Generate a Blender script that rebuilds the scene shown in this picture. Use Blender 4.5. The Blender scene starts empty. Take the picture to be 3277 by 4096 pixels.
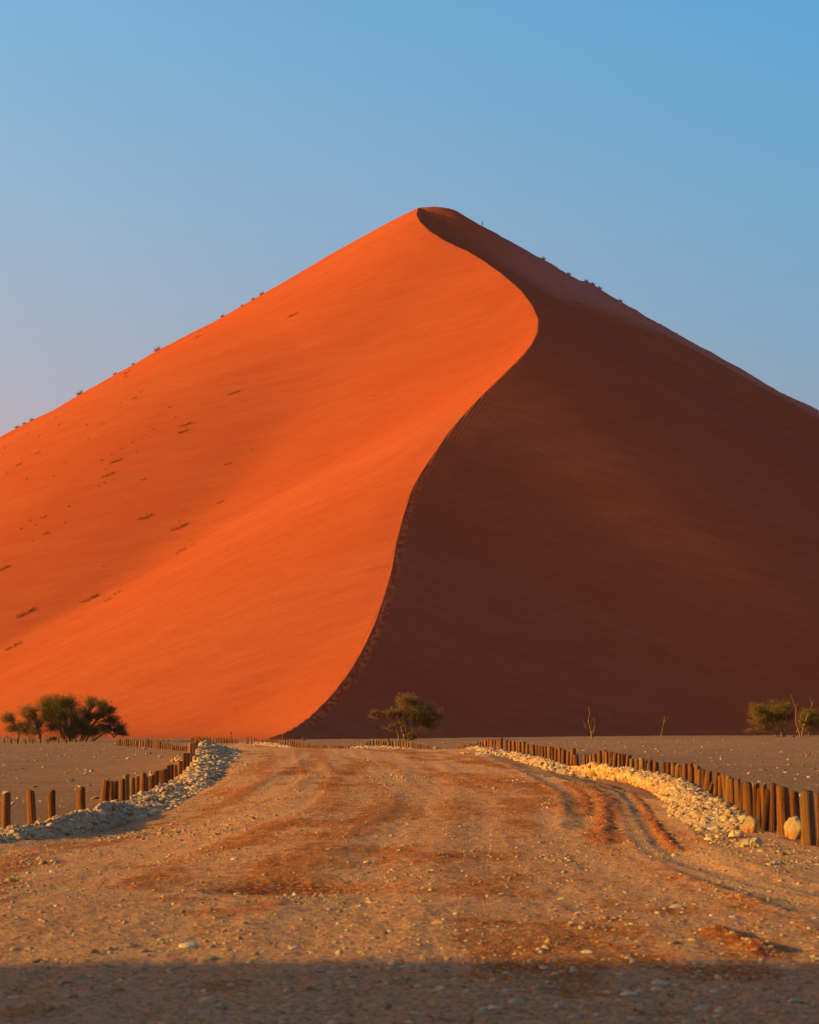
import bpy, bmesh, math, random
import numpy as np
from mathutils import Vector, Matrix
R = math.radians
SC = bpy.context.scene
COL = SC.collection
random.seed(7)
rng = np.random.default_rng(11)

# ------------------------------------------------------------------ camera, sky, sun, exposure
F = 8000.0                      # focal length in photo pixels (3277 x 4096)
EYE = 1.4
HOR = 2912.0
PITCH = math.atan((HOR - 2048.0) / F)
cam_d = bpy.data.cameras.new('camera')
cam_d.sensor_fit = 'VERTICAL'
cam_d.sensor_height = 36.0
cam_d.sensor_width = 36.0
cam_d.lens = F / 4096.0 * 36.0
cam_d.clip_start = 0.1
cam_d.clip_end = 30000
cam_d.dof.use_dof = True
cam_d.dof.focus_distance = 60.0
cam_d.dof.aperture_fstop = 4.5
cam = bpy.data.objects.new('camera', cam_d)
COL.objects.link(cam)
cam.location = (0, 0, EYE)
cam.rotation_euler = (R(90) + PITCH, 0, 0)
SC.camera = cam

SUN_EL = 13.5
SUN_AZ = -97.0                  # degrees from +Y, clockwise: the sun stands to the left and a little behind
world = bpy.data.worlds.new('World')
SC.world = world
world.use_nodes = True
wn = world.node_tree.nodes
wl = world.node_tree.links
wn.clear()
sky = wn.new('ShaderNodeTexSky')
sky.sky_type = 'NISHITA'
sky.sun_disc = False
sky.sun_elevation = R(SUN_EL)
sky.sun_rotation = R(SUN_AZ)
sky.altitude = 550
sky.air_density = 1.0
sky.dust_density = 0.6
sky.ozone_density = 3.0
bg = wn.new('ShaderNodeBackground')
bg.inputs['Strength'].default_value = 0.14
wo = wn.new('ShaderNodeOutputWorld')
# dusty evening air: rosier towards the horizon and towards the sun; unseen low band brightened to fill shade
geo = wn.new('ShaderNodeTexCoord')
sep = wn.new('ShaderNodeSeparateXYZ')
wl.new(geo.outputs['Generated'], sep.inputs[0])
def sky_ramp(fac, stops, lo, hi):
    mr = wn.new('ShaderNodeMapRange')
    mr.inputs['From Min'].default_value = lo; mr.inputs['From Max'].default_value = hi
    wl.new(fac, mr.inputs['Value'])
    rp = wn.new('ShaderNodeValToRGB')
    e = rp.color_ramp.elements
    while len(e) < len(stops): e.new(0.5)
    for i, (q, c) in enumerate(stops):
        e[i].position = (q - lo) / (hi - lo); e[i].color = (*c, 1)
    wl.new(mr.outputs[0], rp.inputs['Fac'])
    return rp.outputs['Color']
def sky_mul(a, b):
    m = wn.new('ShaderNodeMix'); m.data_type = 'RGBA'; m.blend_type = 'MULTIPLY'
    m.inputs[0].default_value = 1.0
    wl.new(a, m.inputs[6]); wl.new(b, m.inputs[7])
    return m.outputs[2]
up_t = sky_ramp(sep.outputs[2], [(-0.2, (2.1, 1.0, 0.75)), (0.0, (2.1, 1.0, 0.75)), (0.14, (1.06, 0.605, 0.53)), (0.25, (1.06, 0.95, 0.83)), (0.34, (0.92, 1.16, 1.08)), (1.0, (0.86, 1.18, 1.10))], -0.2, 1.0)
side_t = sky_ramp(sep.outputs[0], [(-1.0, (3.0, 1.50, 0.42)), (-0.6, (2.1, 1.30, 0.68)), (-0.2, (1.30, 1.13, 1.04)), (0.0, (1.06, 1.03, 1.01)), (0.2, (0.73, 0.92, 0.95)), (1.0, (0.82, 0.78, 0.90))], -1.0, 1.0)
wl.new(sky_mul(sky_mul(sky.outputs[0], up_t), side_t), bg.inputs['Color'])
wl.new(bg.outputs[0], wo.inputs['Surface'])

sun_d = bpy.data.lights.new('sun', 'SUN')
sun_d.energy = 5.0
sun_d.angle = R(1.0)
sun_d.color = (1.0, 0.71, 0.11)
sun = bpy.data.objects.new('sun', sun_d)
COL.objects.link(sun)
az = R(SUN_AZ)
to_sun = Vector((math.sin(az) * math.cos(R(SUN_EL)), math.cos(az) * math.cos(R(SUN_EL)), math.sin(R(SUN_EL))))
sun.rotation_euler = to_sun.to_track_quat('Z', 'Y').to_euler()

vs = SC.view_settings
vs.view_transform = 'Standard'
vs.look = 'None'
vs.gamma = 1.0
vs.exposure = 0.6
vs.use_curve_mapping = False
SC.cycles.max_bounces = 5
SC.cycles.diffuse_bounces = 3
SC.cycles.volume_bounces = 0
SC.cycles.transparent_max_bounces = 4

# ------------------------------------------------------------------ helpers
CP, SP = math.cos(PITCH), math.sin(PITCH)

def at(px, row, Y):
    """the point at depth Y that a photo pixel looks at (used to read real positions off the photograph)"""
    cx = (px - 1638.5) / F
    cy = (2048.0 - row) / F
    t = Y / (CP - cy * SP)
    return np.array((cx * t, Y, EYE + t * (SP + cy * CP)))

def smooth01(t):
    t = np.clip(t, 0, 1)
    return t * t * (3 - 2 * t)

def _hash(ix, iy, seed):
    h = (ix.astype(np.int64) * 374761393 + iy.astype(np.int64) * 668265263 + seed * 1442695041) & 0xffffffff
    h = ((h ^ (h >> 13)) * 1274126177) & 0xffffffff
    h = h ^ (h >> 16)
    return (h & 0xffffff).astype(np.float64) / float(0xffffff)

def vnoise(x, y, seed=0):
    x = np.asarray(x, float); y = np.asarray(y, float)
    ix = np.floor(x); iy = np.floor(y)
    fx = x - ix; fy = y - iy
    fx = fx * fx * (3 - 2 * fx); fy = fy * fy * (3 - 2 * fy)
    a = _hash(ix, iy, seed); b = _hash(ix + 1, iy, seed)
    c = _hash(ix, iy + 1, seed); d = _hash(ix + 1, iy + 1, seed)
    return (a + (b - a) * fx) * (1 - fy) + (c + (d - c) * fx) * fy - 0.5

def fbm(x, y, seed=0, octaves=4, gain=0.5):
    s = 0; a = 1.0; f = 1.0
    for o in range(octaves):
        s = s + a * vnoise(np.asarray(x) * f + 17.3 * o, np.asarray(y) * f - 9.1 * o, seed + o)
        a *= gain; f *= 2.03
    return s

def np_mesh(name, verts, faces, smooth=True, attrs=None):
    """verts (n,3), faces: list of (m,k) arrays"""
    me = bpy.data.meshes.new(name)
    verts = np.asarray(verts, np.float32)
    if not isinstance(faces, (list, tuple)):
        faces = [faces]
    faces = [np.asarray(f, np.int32) for f in faces if len(f)]
    me.vertices.add(len(verts))
    me.vertices.foreach_set('co', verts.ravel())
    nl = sum(f.size for f in faces); nf = sum(len(f) for f in faces)
    me.loops.add(nl)
    me.loops.foreach_set('vertex_index', np.concatenate([f.ravel() for f in faces]))
    me.polygons.add(nf)
    tot = np.concatenate([np.full(len(f), f.shape[1], np.int32) for f in faces])
    start = np.concatenate(([0], np.cumsum(tot)[:-1])).astype(np.int32)
    me.polygons.foreach_set('loop_start', start)
    me.polygons.foreach_set('loop_total', tot)
    me.polygons.foreach_set('use_smooth', np.full(nf, smooth, bool))
    if attrs:
        for k, v in attrs.items():
            a = me.attributes.new(k, 'FLOAT', 'POINT')
            a.data.foreach_set('value', np.asarray(v, np.float32))
    me.update(calc_edges=True)
    return me

def link(name, me, mat=None, parent=None, loc=None):
    o = bpy.data.objects.new(name, me)
    COL.objects.link(o)
    if mat is not None and me is not None and len(me.materials) == 0:
        me.materials.append(mat)
    if loc is not None:
        o.location = loc
    if parent is not None:
        o.parent = parent
    return o

def tag(o, label=None, cat=None, group=None, kind=None):
    if label: o['label'] = label
    if cat: o['category'] = cat
    if group: o['group'] = group
    if kind: o['kind'] = kind
    return o

ONES = 'first second third fourth fifth sixth seventh eighth ninth tenth eleventh twelfth thirteenth fourteenth fifteenth sixteenth seventeenth eighteenth nineteenth'.split()
TENS = {2: 'twenty', 3: 'thirty', 4: 'forty', 5: 'fifty', 6: 'sixty', 7: 'seventy', 8: 'eighty', 9: 'ninety'}
def ordinal(n):
    if n < 20: return ONES[n - 1]
    t, r = divmod(n, 10)
    if r == 0: return TENS[t][:-1] + 'ieth'
    return TENS[t] + '-' + ONES[r - 1]

# ------------------------------------------------------------------ materials
def new_mat(name, rough=0.9, spec=0.1):
    m = bpy.data.materials.new(name)
    m.use_nodes = True
    nt = m.node_tree
    b = nt.nodes['Principled BSDF']
    b.inputs['Roughness'].default_value = rough
    b.inputs['Specular IOR Level'].default_value = spec
    return m, nt, b

class NG:
    """small node-graph helper"""
    def __init__(s, nt): s.nt = nt
    def n(s, t, **kw):
        x = s.nt.nodes.new(t)
        for k, v in kw.items(): setattr(x, k, v)
        return x
    def l(s, a, b): s.nt.links.new(a, b)
    def coords(s, scale=(1, 1, 1), rot=(0, 0, 0), obj=True):
        tc = s.n('ShaderNodeTexCoord'); mp = s.n('ShaderNodeMapping')
        mp.inputs['Scale'].default_value = scale; mp.inputs['Rotation'].default_value = rot
        s.l(tc.outputs['Object' if obj else 'Generated'], mp.inputs['Vector'])
        return mp.outputs[0]
    def noise(s, vec, scale, detail=4, rough=0.55, dist=0.0):
        x = s.n('ShaderNodeTexNoise')
        x.inputs['Scale'].default_value = scale; x.inputs['Detail'].default_value = detail
        x.inputs['Roughness'].default_value = rough; x.inputs['Distortion'].default_value = dist
        if vec is not None: s.l(vec, x.inputs['Vector'])
        return x.outputs['Fac']
    def ramp(s, fac, stops):
        x = s.n('ShaderNodeValToRGB')
        e = x.color_ramp.elements
        while len(e) < len(stops): e.new(0.5)
        for i, (p, c) in enumerate(stops):
            e[i].position = p
            e[i].color = (c, c, c, 1) if not isinstance(c, (tuple, list)) else (*c, 1)
        s.l(fac, x.inputs['Fac'])
        return x.outputs['Color']
    def mix(s, fac, a, b, mode='MIX'):
        x = s.n('ShaderNodeMix', data_type='RGBA', blend_type=mode)
        for sock, v in ((x.inputs[0], fac), (x.inputs[6], a), (x.inputs[7], b)):
            if hasattr(v, 'links') or hasattr(v, 'is_linked'): s.l(v, sock)
            elif isinstance(v, (int, float)): sock.default_value = v
            else: sock.default_value = (*v, 1)
        return x.outputs[2]
    def math(s, op, a, b=0.0, clamp=False):
        x = s.n('ShaderNodeMath', operation=op, use_clamp=clamp)
        for sock, v in ((x.inputs[0], a), (x.inputs[1], b)):
            if hasattr(v, 'is_linked'): s.l(v, sock)
            else: sock.default_value = v
        return x.outputs[0]
    def attr(s, name):
        x = s.n('ShaderNodeAttribute', attribute_name=name)
        return x.outputs['Fac']
    def bump(s, h, strength, dist):
        x = s.n('ShaderNodeBump')
        x.inputs['Strength'].default_value = strength; x.inputs['Distance'].default_value = dist
        s.l(h, x.inputs['Height'])
        return x.outputs[0]

SAND_A = (0.310, 0.062, 0.025)      # deep orange dune sand
SAND_B = (0.335, 0.076, 0.035)      # paler sand
SAND_RED = (0.270, 0.049, 0.019)    # iron-red coarse sand

def mat_dune():
    m, nt, b = new_mat('dune_sand', 1.0, 0.0)
    g = NG(nt)
    st = g.coords((0.010, 0.05, 0.030), (0, R(30), 0))     # long soft streaks down the faces
    n1 = g.noise(st, 1.0, 5, 0.6, 0.4)
    fine = g.noise(g.coords((0.05, 0.3, 0.25), (0, R(30), 0)), 1.0, 4, 0.6)
    big = g.noise(g.coords((1, 1, 1)), 0.012, 3, 0.5)
    f = g.math('ADD', g.math('MULTIPLY', n1, 0.6), g.math('MULTIPLY', big, 0.4))
    c = g.mix(g.ramp(f, [(0.40, 0.0), (0.62, 1.0)]), SAND_A, SAND_B)
    c = g.mix(g.math('MULTIPLY', g.ramp(fine, [(0.45, 0.0), (0.7, 1.0)]), 0.35), c, SAND_RED)
    c = g.mix(g.math('MULTIPLY', g.ramp(g.noise(g.coords((0.9, 1.2, 1.2)), 1.0, 3, 0.7), [(0.38, 0.0), (0.62, 1.0)]), 0.30), c, SAND_RED)
    line = g.noise(g.coords((0.012, 0.45, 0.40), (0, R(30), 0)), 1.0, 3, 0.6)
    c = g.mix(g.math('MULTIPLY', g.ramp(line, [(0.45, 0.0), (0.65, 1.0)]), 0.30), c, SAND_RED)
    tr = g.attr('track')                                     # trodden, redder sand beside the crest
    steps = g.noise(g.coords((1, 0.6, 1)), 1.1, 2, 0.6)
    c = g.mix(g.math('MULTIPLY', tr, 0.65), c, g.mix(g.ramp(steps, [(0.42, 0.0), (0.58, 1.0)]), (0.26, 0.032, 0.010), (0.66, 0.120, 0.035)))
    c = g.mix(g.math('MULTIPLY', g.attr('rough'), 0.9), c, (0.375, 0.115, 0.082))        # coarse sand with plant litter, painted paler for hazy skylight
    g.l(c, b.inputs['Base Color'])
    rip = g.noise(g.coords((0.35, 1.2, 1.2), (0, R(30), 0)), 1.0, 4, 0.65)
    h = g.math('ADD', g.math('MULTIPLY', rip, 0.5), g.math('MULTIPLY', g.noise(g.coords(), 3.0, 3, 0.6), 0.12))
    g.l(g.bump(h, 0.5, 0.35), b.inputs['Normal'])
    b.inputs['Sheen Weight'].default_value = 0.012
    b.inputs['Sheen Roughness'].default_value = 0.5
    b.inputs['Sheen Tint'].default_value = (1.0, 0.8, 0.75, 1)
    return m

def mat_ground(road):
    m, nt, b = new_mat('road_gravel' if road else 'pan_gravel', 0.95, 0.08)
    g = NG(nt)
    co = g.coords()
    big = g.noise(co, 0.35, 5, 0.6)
    mid = g.noise(co, 2.2, 6, 0.65)
    fine = g.noise(co, 22.0, 5, 0.7)
    speck = g.noise(co, 60.0, 3, 0.7)
    grit = g.n('ShaderNodeTexVoronoi'); grit.inputs['Scale'].default_value = 34.0
    g.l(co, grit.inputs['Vector'])
    grit2 = g.n('ShaderNodeTexVoronoi'); grit2.inputs['Scale'].default_value = 90.0
    g.l(co, grit2.inputs['Vector'])
    gr = g.n('ShaderNodeSeparateColor'); g.l(grit.outputs['Color'], gr.inputs[0])
    if road:
        c = g.mix(g.ramp(mid, [(0.3, 0.0), (0.7, 1.0)]), (0.54, 0.186, 0.088), (0.74, 0.325, 0.180))
        ora = g.attr('orange')
        f = g.math('ADD', ora, g.math('MULTIPLY', g.math('SUBTRACT', mid, 0.5), 2.1))
        f = g.math('ADD', f, g.math('MULTIPLY', g.math('SUBTRACT', fine, 0.5), 1.4))
        f = g.math('ADD', f, g.math('MULTIPLY', g.math('SUBTRACT', big, 0.5), 0.9))
        c = g.mix(g.ramp(f, [(0.14, 0.0), (0.40, 1.0)]), c, (0.46, 0.098, 0.005))
        pale = g.attr('pale')
        c = g.mix(g.math('MULTIPLY', pale, 0.75), c, (0.64, 0.32, 0.175))
        c = g.mix(g.ramp(g.math('ADD', ora, g.math('MULTIPLY', g.math('SUBTRACT', fine, 0.5), 1.2)), [(0.85, 0.0), (1.35, 0.9)]), c, (0.30, 0.040, 0.003))
    else:
        c = g.mix(g.ramp(big, [(0.35, 0.0), (0.65, 1.0)]), (0.26, 0.108, 0.064), (0.36, 0.158, 0.100))
        c = g.mix(g.math('MULTIPLY', g.ramp(mid, [(0.35, 0.0), (0.7, 1.0)]), 0.5), c, (0.20, 0.088, 0.056))
    c = g.mix(g.math('MULTIPLY', g.ramp(fine, [(0.48, 0.0), (0.70, 1.0)]), 0.60 if road else 0.6), c, (0.15, 0.055, 0.022) if road else (0.10, 0.052, 0.035))
    c = g.mix(g.math('MULTIPLY', g.ramp(gr.outputs[0], [(0.72, 0.0), (0.80, 1.0)]), 0.55), c, (0.60, 0.36, 0.20) if road else (0.40, 0.24, 0.15))
    c = g.mix(g.math('MULTIPLY', g.ramp(gr.outputs[1], [(0.80, 0.0), (0.86, 1.0)]), 0.6), c, (0.14, 0.07, 0.04))
    g.l(c, b.inputs['Base Color'])
    h = g.math('ADD', g.math('MULTIPLY', fine, 0.9), g.math('MULTIPLY', speck, 0.5))
    h = g.math('ADD', h, g.math('MULTIPLY', g.noise(co, 9.0, 4, 0.65), 1.6))
    g.l(g.bump(h, 1.0, 0.065), b.inputs['Normal'])
    return m

def mat_stone(name, per_object, lo=(0.35, 0.18, 0.10), hi=(0.60, 0.375, 0.24), dark=0.0):
    m, nt, b = new_mat(name, 0.85, 0.2)
    g = NG(nt)
    if per_object:
        oi = g.n('ShaderNodeObjectInfo'); r = oi.outputs['Random']
    else:
        r = g.attr('rnd')
    co = g.coords()
    c = g.ramp(r, [(0.0, tuple(0.6 * x for x in lo)), (0.12 + dark, lo), (0.55, tuple(0.5 * (x + y) for x, y in zip(lo, hi))), (0.82, hi), (0.91, (0.36, 0.27, 0.20)), (1.0, (0.50, 0.24, 0.08))])
    n = g.noise(co, 9.0, 5, 0.65)
    c = g.mix(g.math('MULTIPLY', g.ramp(n, [(0.42, 0.0), (0.68, 1.0)]), 0.5), c, (0.28, 0.15, 0.075))
    g.l(c, b.inputs['Base Color'])
    g.l(g.bump(g.noise(co, 30.0, 4, 0.6), 0.5, 0.02), b.inputs['Normal'])
    return m

def mat_wood():
    m, nt, b = new_mat('weathered_wood', 0.8, 0.15)
    g = NG(nt)
    oi = g.n('ShaderNodeObjectInfo')
    r = oi.outputs['Random']
    tc = g.n('ShaderNodeTexCoord'); mp = g.n('ShaderNodeMapping')
    mp.inputs['Scale'].default_value = (26, 26, 1.6)
    g.l(tc.outputs['Object'], mp.inputs['Vector'])
    off = g.n('ShaderNodeCombineXYZ'); g.l(g.math('MULTIPLY', r, 40.0), off.inputs[2])
    g.l(off.outputs[0], mp.inputs['Location'])
    grain = g.noise(mp.outputs[0], 1.0, 6, 0.65, 0.6)
    patch = g.noise(mp.outputs[0], 0.12, 3, 0.5)
    base = g.ramp(r, [(0.0, (0.055, 0.015, 0.004)), (0.25, (0.13, 0.032, 0.007)), (0.5, (0.21, 0.055, 0.011)), (0.75, (0.27, 0.085, 0.020)), (0.9, (0.20, 0.095, 0.042)), (1.0, (0.36, 0.18, 0.075))])
    c = g.mix(g.math('MULTIPLY', g.ramp(grain, [(0.40, 0.0), (0.58, 1.0)]), 0.75), base, (0.040, 0.014, 0.005))
    c = g.mix(g.math('MULTIPLY', g.ramp(patch, [(0.42, 0.0), (0.62, 1.0)]), 0.55), c, (0.33, 0.130, 0.045))
    c = g.mix(g.ramp(g.noise(mp.outputs[0], 0.35, 2, 0.5), [(0.60, 0.0), (0.68, 0.8)]), c, (0.05, 0.02, 0.01))
    g.l(c, b.inputs['Base Color'])
    g.l(g.bump(grain, 0.9, 0.02), b.inputs['Normal'])
    return m

def mat_plain(name, c1, c2, scale=6.0, rough=0.85, trans=0.0):
    m, nt, b = new_mat(name, rough, 0.1)
    g = NG(nt)
    n = g.noise(g.coords(), scale, 4, 0.6)
    g.l(g.mix(g.ramp(n, [(0.35, 0.0), (0.65, 1.0)]), c1, c2), b.inputs['Base Color'])
    return m

M_DUNE = mat_dune()
M_ROAD = mat_ground(True)
M_PAN = mat_ground(False)
M_STONE = mat_stone('pale_stone', True)
M_STONES = mat_stone('pale_stones', False)
M_PEBBLE = mat_stone('pan_pebbles', False, (0.17, 0.095, 0.060), (0.36, 0.22, 0.14), 0.15)
M_PANSTONE = mat_stone('pan_stone', True, (0.20, 0.12, 0.08), (0.45, 0.30, 0.20), 0.1)
M_ROADSTONES = mat_stone('road_pebbles', False, (0.25, 0.105, 0.045), (0.50, 0.285, 0.155), 0.05)
M_ROADSTONE = mat_stone('road_stone', True, (0.30, 0.15, 0.07), (0.62, 0.40, 0.25), 0.05)
M_WOOD = mat_wood()
M_BARK = mat_plain('thorn_bark', (0.10, 0.058, 0.034), (0.19, 0.115, 0.070), 3.0)
M_DEAD = mat_plain('dead_bark', (0.15, 0.075, 0.038), (0.24, 0.125, 0.065), 3.0)
M_TWIG = mat_plain('grey_twigs', (0.12, 0.066, 0.036), (0.19, 0.112, 0.066), 2.0)
M_LEAF = mat_plain('thorn_leaf', (0.125, 0.088, 0.017), (0.20, 0.135, 0.032), 0.9)
M_LEAF_DULL = mat_plain('dull_leaf', (0.18, 0.105, 0.034), (0.27, 0.155, 0.055), 0.9)
M_GRASS = mat_plain('dry_grass', (0.20, 0.105, 0.035), (0.34, 0.20, 0.08), 2.0)
M_GRASS_DARK = mat_plain('dune_grass', (0.26, 0.095, 0.024), (0.42, 0.16, 0.035), 2.0)

# ------------------------------------------------------------------ the dune
def ridge_from_pixels(pts, Ya, Yb):
    """an arm of the dune read off its outline: depth runs evenly from Ya to Yb along it"""
    out = []
    L = [0.0]
    for a, b in zip(pts, pts[1:]): L.append(L[-1] + math.dist(a, b))
    for p, l in zip(pts, L):
        out.append(at(p[0], p[1], Ya + (Yb - Ya) * l / L[-1]))
    return np.array(out)

def resample(P, n):
    P = np.asarray(P, float)
    d = np.concatenate(([0], np.cumsum(np.linalg.norm(np.diff(P[:, :3], axis=0), axis=1))))
    t = np.linspace(0, d[-1], n)
    return np.stack([np.interp(t, d, P[:, i]) for i in range(P.shape[1])], 1)

K = 3277 / 1725.0
CREST_PX = [(881, 434), (877, 447), (884, 462), (905, 483), (940, 505), (985, 525), (1020, 546), (1060, 575), (1095, 605), (1120, 637), (1134, 668), (1132, 695),
            (1120, 720), (1100, 745), (1060, 785), (1020, 823), (980, 865), (945, 905), (915, 950), (890, 985), (868, 1025), (850, 1080), (835, 1140), (824, 1200),
            (810, 1250), (790, 1305), (765, 1360), (735, 1410), (700, 1455), (655, 1500), (610, 1535), (570, 1556)]
CREST_PX = [(x * K, y * K) for x, y in CREST_PX]
TOE_Y, TOP_Y = 248.0, 650.0
TOP_Z = at(CREST_PX[0][0], CREST_PX[0][1], TOP_Y)[2]
# the crest climbs from a flat toe to the summit; its sideways course is read off the photograph
def crest_height(Y):
    t = (Y - TOE_Y) / (TOP_Y - TOE_Y)
    g = np.interp(t, [0, .06, .15, .3, .5, .7, .85, .95, 1.0], [0, .022, .105, .27, .495, .715, .872, .965, 1.0])
    return TOP_Z * g
Yc = np.linspace(TOE_Y, TOP_Y, 500)
zc = crest_height(Yc)
ker = np.hanning(41); ker /= ker.sum()
zc = np.convolve(np.pad(zc, 20, mode='reflect', reflect_type='odd'), ker, 'valid')
cy_ = (2048.0 - np.array([p[1] for p in CREST_PX])) / F
# image slope -> row for each depth
q = (zc - EYE) / Yc
cyc = (q * CP - SP) / (CP + q * SP)
rowc = 2048.0 - cyc * F
rows_sorted = np.array([p[1] for p in CREST_PX]); pxs = np.array([p[0] for p in CREST_PX])
pxc = np.interp(rowc, rows_sorted, pxs)
ker2 = np.hanning(13); ker2 /= ker2.sum()
pxc = np.convolve(np.pad(pxc, 6, mode='reflect', reflect_type='odd'), ker2, 'valid')
xc = np.array([at(p, r, y)[0] for p, r, y in zip(pxc, rowc, Yc)])
CREST = np.stack([xc, Yc, zc], 1)

LEFT_PX = [(881, 434), (800, 476), (720, 520), (660, 561), (590, 605), (545, 629), (500, 655), (450, 676), (410, 695), (370, 716), (330, 736), (285, 764), (255, 778), (235, 792), (180, 826), (120, 857), (60, 885), (0, 917), (-120, 975), (-300, 1055)]
RIGHT_PX = [(881, 434), (905, 430.5), (925, 431.5), (940, 434), (955, 439), (975, 452), (1015, 473), (1080, 508), (1140, 543), (1210, 582), (1232, 587), (1262, 606), (1300, 634), (1350, 662), (1400, 690), (1450, 716), (1500, 745), (1550, 774), (1600, 802), (1660, 832), (1725, 863), (1850, 925), (2050, 1020)]
LEFT_END = 658.0
LEFT = ridge_from_pixels([(x * K, y * K) for x, y in LEFT_PX], TOP_Y, LEFT_END)
RIGHT = ridge_from_pixels([(x * K, y * K) for x, y in RIGHT_PX], TOP_Y, 705)
back = np.array([CREST[-1], CREST[-1] + (10, 120, -38), CREST[-1] + (-5, 300, -150)])
SL, SR = 0.65, 0.655
RIDGES = [(resample(CREST, 420), None), (resample(LEFT, 260), None), (resample(RIGHT, 260), None), (resample(back, 80), None)]

def crest_x(Y):
    return np.interp(Y, np.concatenate((CREST[:, 1], back[1:, 1])), np.concatenate((CREST[:, 0], back[1:, 0])))

def _cone(P, x, y, s, own=None, left=None):
    out = np.empty(len(x))
    for a in range(0, len(x), 4000):
        d = np.hypot(x[a:a + 4000, None] - P[None, :, 0], y[a:a + 4000, None] - P[None, :, 1])
        ss = s[a:a + 4000, None]
        if own is not None: ss = np.where(left[a:a + 4000, None], own[None, :], ss)
        out[a:a + 4000] = (P[None, :, 2] - ss * d).max(1)
    return out
P_MAIN = np.concatenate((resample(CREST, 420), resample(back, 80)))
P_LEFT, P_RIGHT = resample(LEFT, 260), resample(RIGHT, 260)
def dune_surface(X, Y):
    """sand poured off the crest and the two arms, lying at its angle of repose; the hollows between them are filled softly"""
    x, y = X.ravel(), Y.ravel()
    side = x > crest_x(y)
    s = np.where(side, SR, SL)
    a = _cone(P_MAIN, x, y, s, np.interp(P_MAIN[:, 1], [250, 410, 530], [0.535, 0.57, SL]), ~side); l = _cone(P_LEFT, x, y, s); r = _cone(P_RIGHT, x, y, s)
    b = np.maximum(l, r)
    arm = np.minimum(np.full(len(x), 1e9), np.full(len(x), 1e9))
    PA = np.concatenate((P_LEFT, P_RIGHT))
    for i in range(0, len(x), 8000):
        arm[i:i + 8000] = np.hypot(x[i:i + 8000, None] - PA[None, :, 0], y[i:i + 8000, None] - PA[None, :, 1]).min(1)
    dc = np.hypot(np.abs(x - crest_x(y)), 0)
    k = 1e-3 + np.where(side, 30.0, 45.0) * smooth01((dc - 4) / 120) * smooth01((arm - 30) / 130)
    t = np.clip(1 - np.abs(a - b) / k, 0, 1)
    out = np.maximum(a, b) + 0.25 * k * t * t * (1 - 0.25 * t)
    kk = np.full(len(out), 1.1)
    zz = np.where(out / kk > 13, out, kk * np.log1p(np.exp(np.clip(out / kk, -30, 14))))
    dune_surface.arm = arm.reshape(X.shape)
    return (zz - 0.45).reshape(X.shape)

def build_dune():
    Ys = np.concatenate((np.arange(180, 240, 4.0), np.arange(240, 300, 0.8), np.arange(300, 420, 1.0), np.arange(420, 655, 1.3), np.arange(655, 720, 1.6), np.arange(720, 1000, 10.0)))
    n = 170
    t = np.linspace(0, 1, n)
    off = 0.35 * (np.exp(t * 6.9) - 1)            # 0 .. ~350 m, tight beside the crest
    off = off / off[-1] * 420.0
    offs = np.concatenate((-off[::-1][:-1], off))
    X = crest_x(Ys)[:, None] + offs[None, :]
    Y = np.repeat(Ys[:, None], len(offs), 1)
    Z = dune_surface(X, Y)
    left = offs[None, :] < 0
    d = np.abs(offs)[None, :]
    near = smooth01(d / 6.0)
    up = smooth01(Z / 6.0)
    # soft undulations on both faces and wind streaks running down the sunlit one
    Z = Z + near * up * np.where(left, 0.5, 0.4) * fbm(X / 60, Y / 90, 3, 3)
    a = (X * 0.80 + Y * 0.60); b = (X * -0.60 + Y * 0.80)
    Z = Z + near * up * np.where(left, 0.13, 0.12) * fbm(a / 45, b / 7, 5, 3)
    far = smooth01((Y - 560) / 80) * near
    Z = Z + far * 0.55 * fbm(X / 9, Y / 9, 9, 3) * np.where(left, 0.5, 1.0)
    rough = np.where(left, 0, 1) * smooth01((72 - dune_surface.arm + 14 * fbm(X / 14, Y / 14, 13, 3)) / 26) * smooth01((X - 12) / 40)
    Z = Z + rough * 0.7 * fbm(X / 3.5, Y / 5, 15, 3) - 0.8 * np.exp(-((dune_surface.arm - 50 - 5 * fbm(X / 14, Y / 14, 13, 3)) / 1.6) ** 2) * np.where(left, 0, 1) * smooth01((X - 25) / 40)
    # footprints beside the crest, on its shaded side
    tr = np.where(~left, np.exp(-((d - 0.75) / 0.55) ** 2), 0) * smooth01((Z - 0.6) / 2) * smooth01((440 - Y) / 120)
    Z = Z - tr * 0.06 * (0.3 + vnoise(X / 1.3, Y / 2.3, 21) * 1.6)
    # edge of the crest crumbles a little
    Z = Z + np.exp(-d / 0.8) * 0.05 * fbm(X * 0, Y / 3.0, 31, 3)
    m = len(offs)
    idx = np.arange(len(Ys) * m).reshape(len(Ys), m)
    Fq = np.stack([idx[:-1, :-1], idx[:-1, 1:], idx[1:, 1:], idx[1:, :-1]], -1).reshape(-1, 4)
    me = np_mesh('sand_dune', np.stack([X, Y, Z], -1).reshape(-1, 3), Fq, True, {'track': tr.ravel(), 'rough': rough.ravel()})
    # crisp crest
    ev = np.zeros(len(me.edges) * 2, np.int32); me.edges.foreach_get('vertices', ev); ev = ev.reshape(-1, 2)
    mid = n - 1
    sharp = ((ev[:, 0] % m) == mid) & ((ev[:, 1] % m) == mid) & (ev[:, 0] // m * 0 + Ys[ev[:, 0] // m] < TOP_Y)
    at_ = me.attributes.new('sharp_edge', 'BOOLEAN', 'EDGE')
    at_.data.foreach_set('value', sharp)
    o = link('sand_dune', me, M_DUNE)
    tag(o, 'tall star-shaped orange sand dune with curving crest between lit and shaded faces', None, None, 'structure')
    return Ys, offs, Z
DUNE_Y, DUNE_OFF, DUNE_Z = build_dune()

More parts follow.
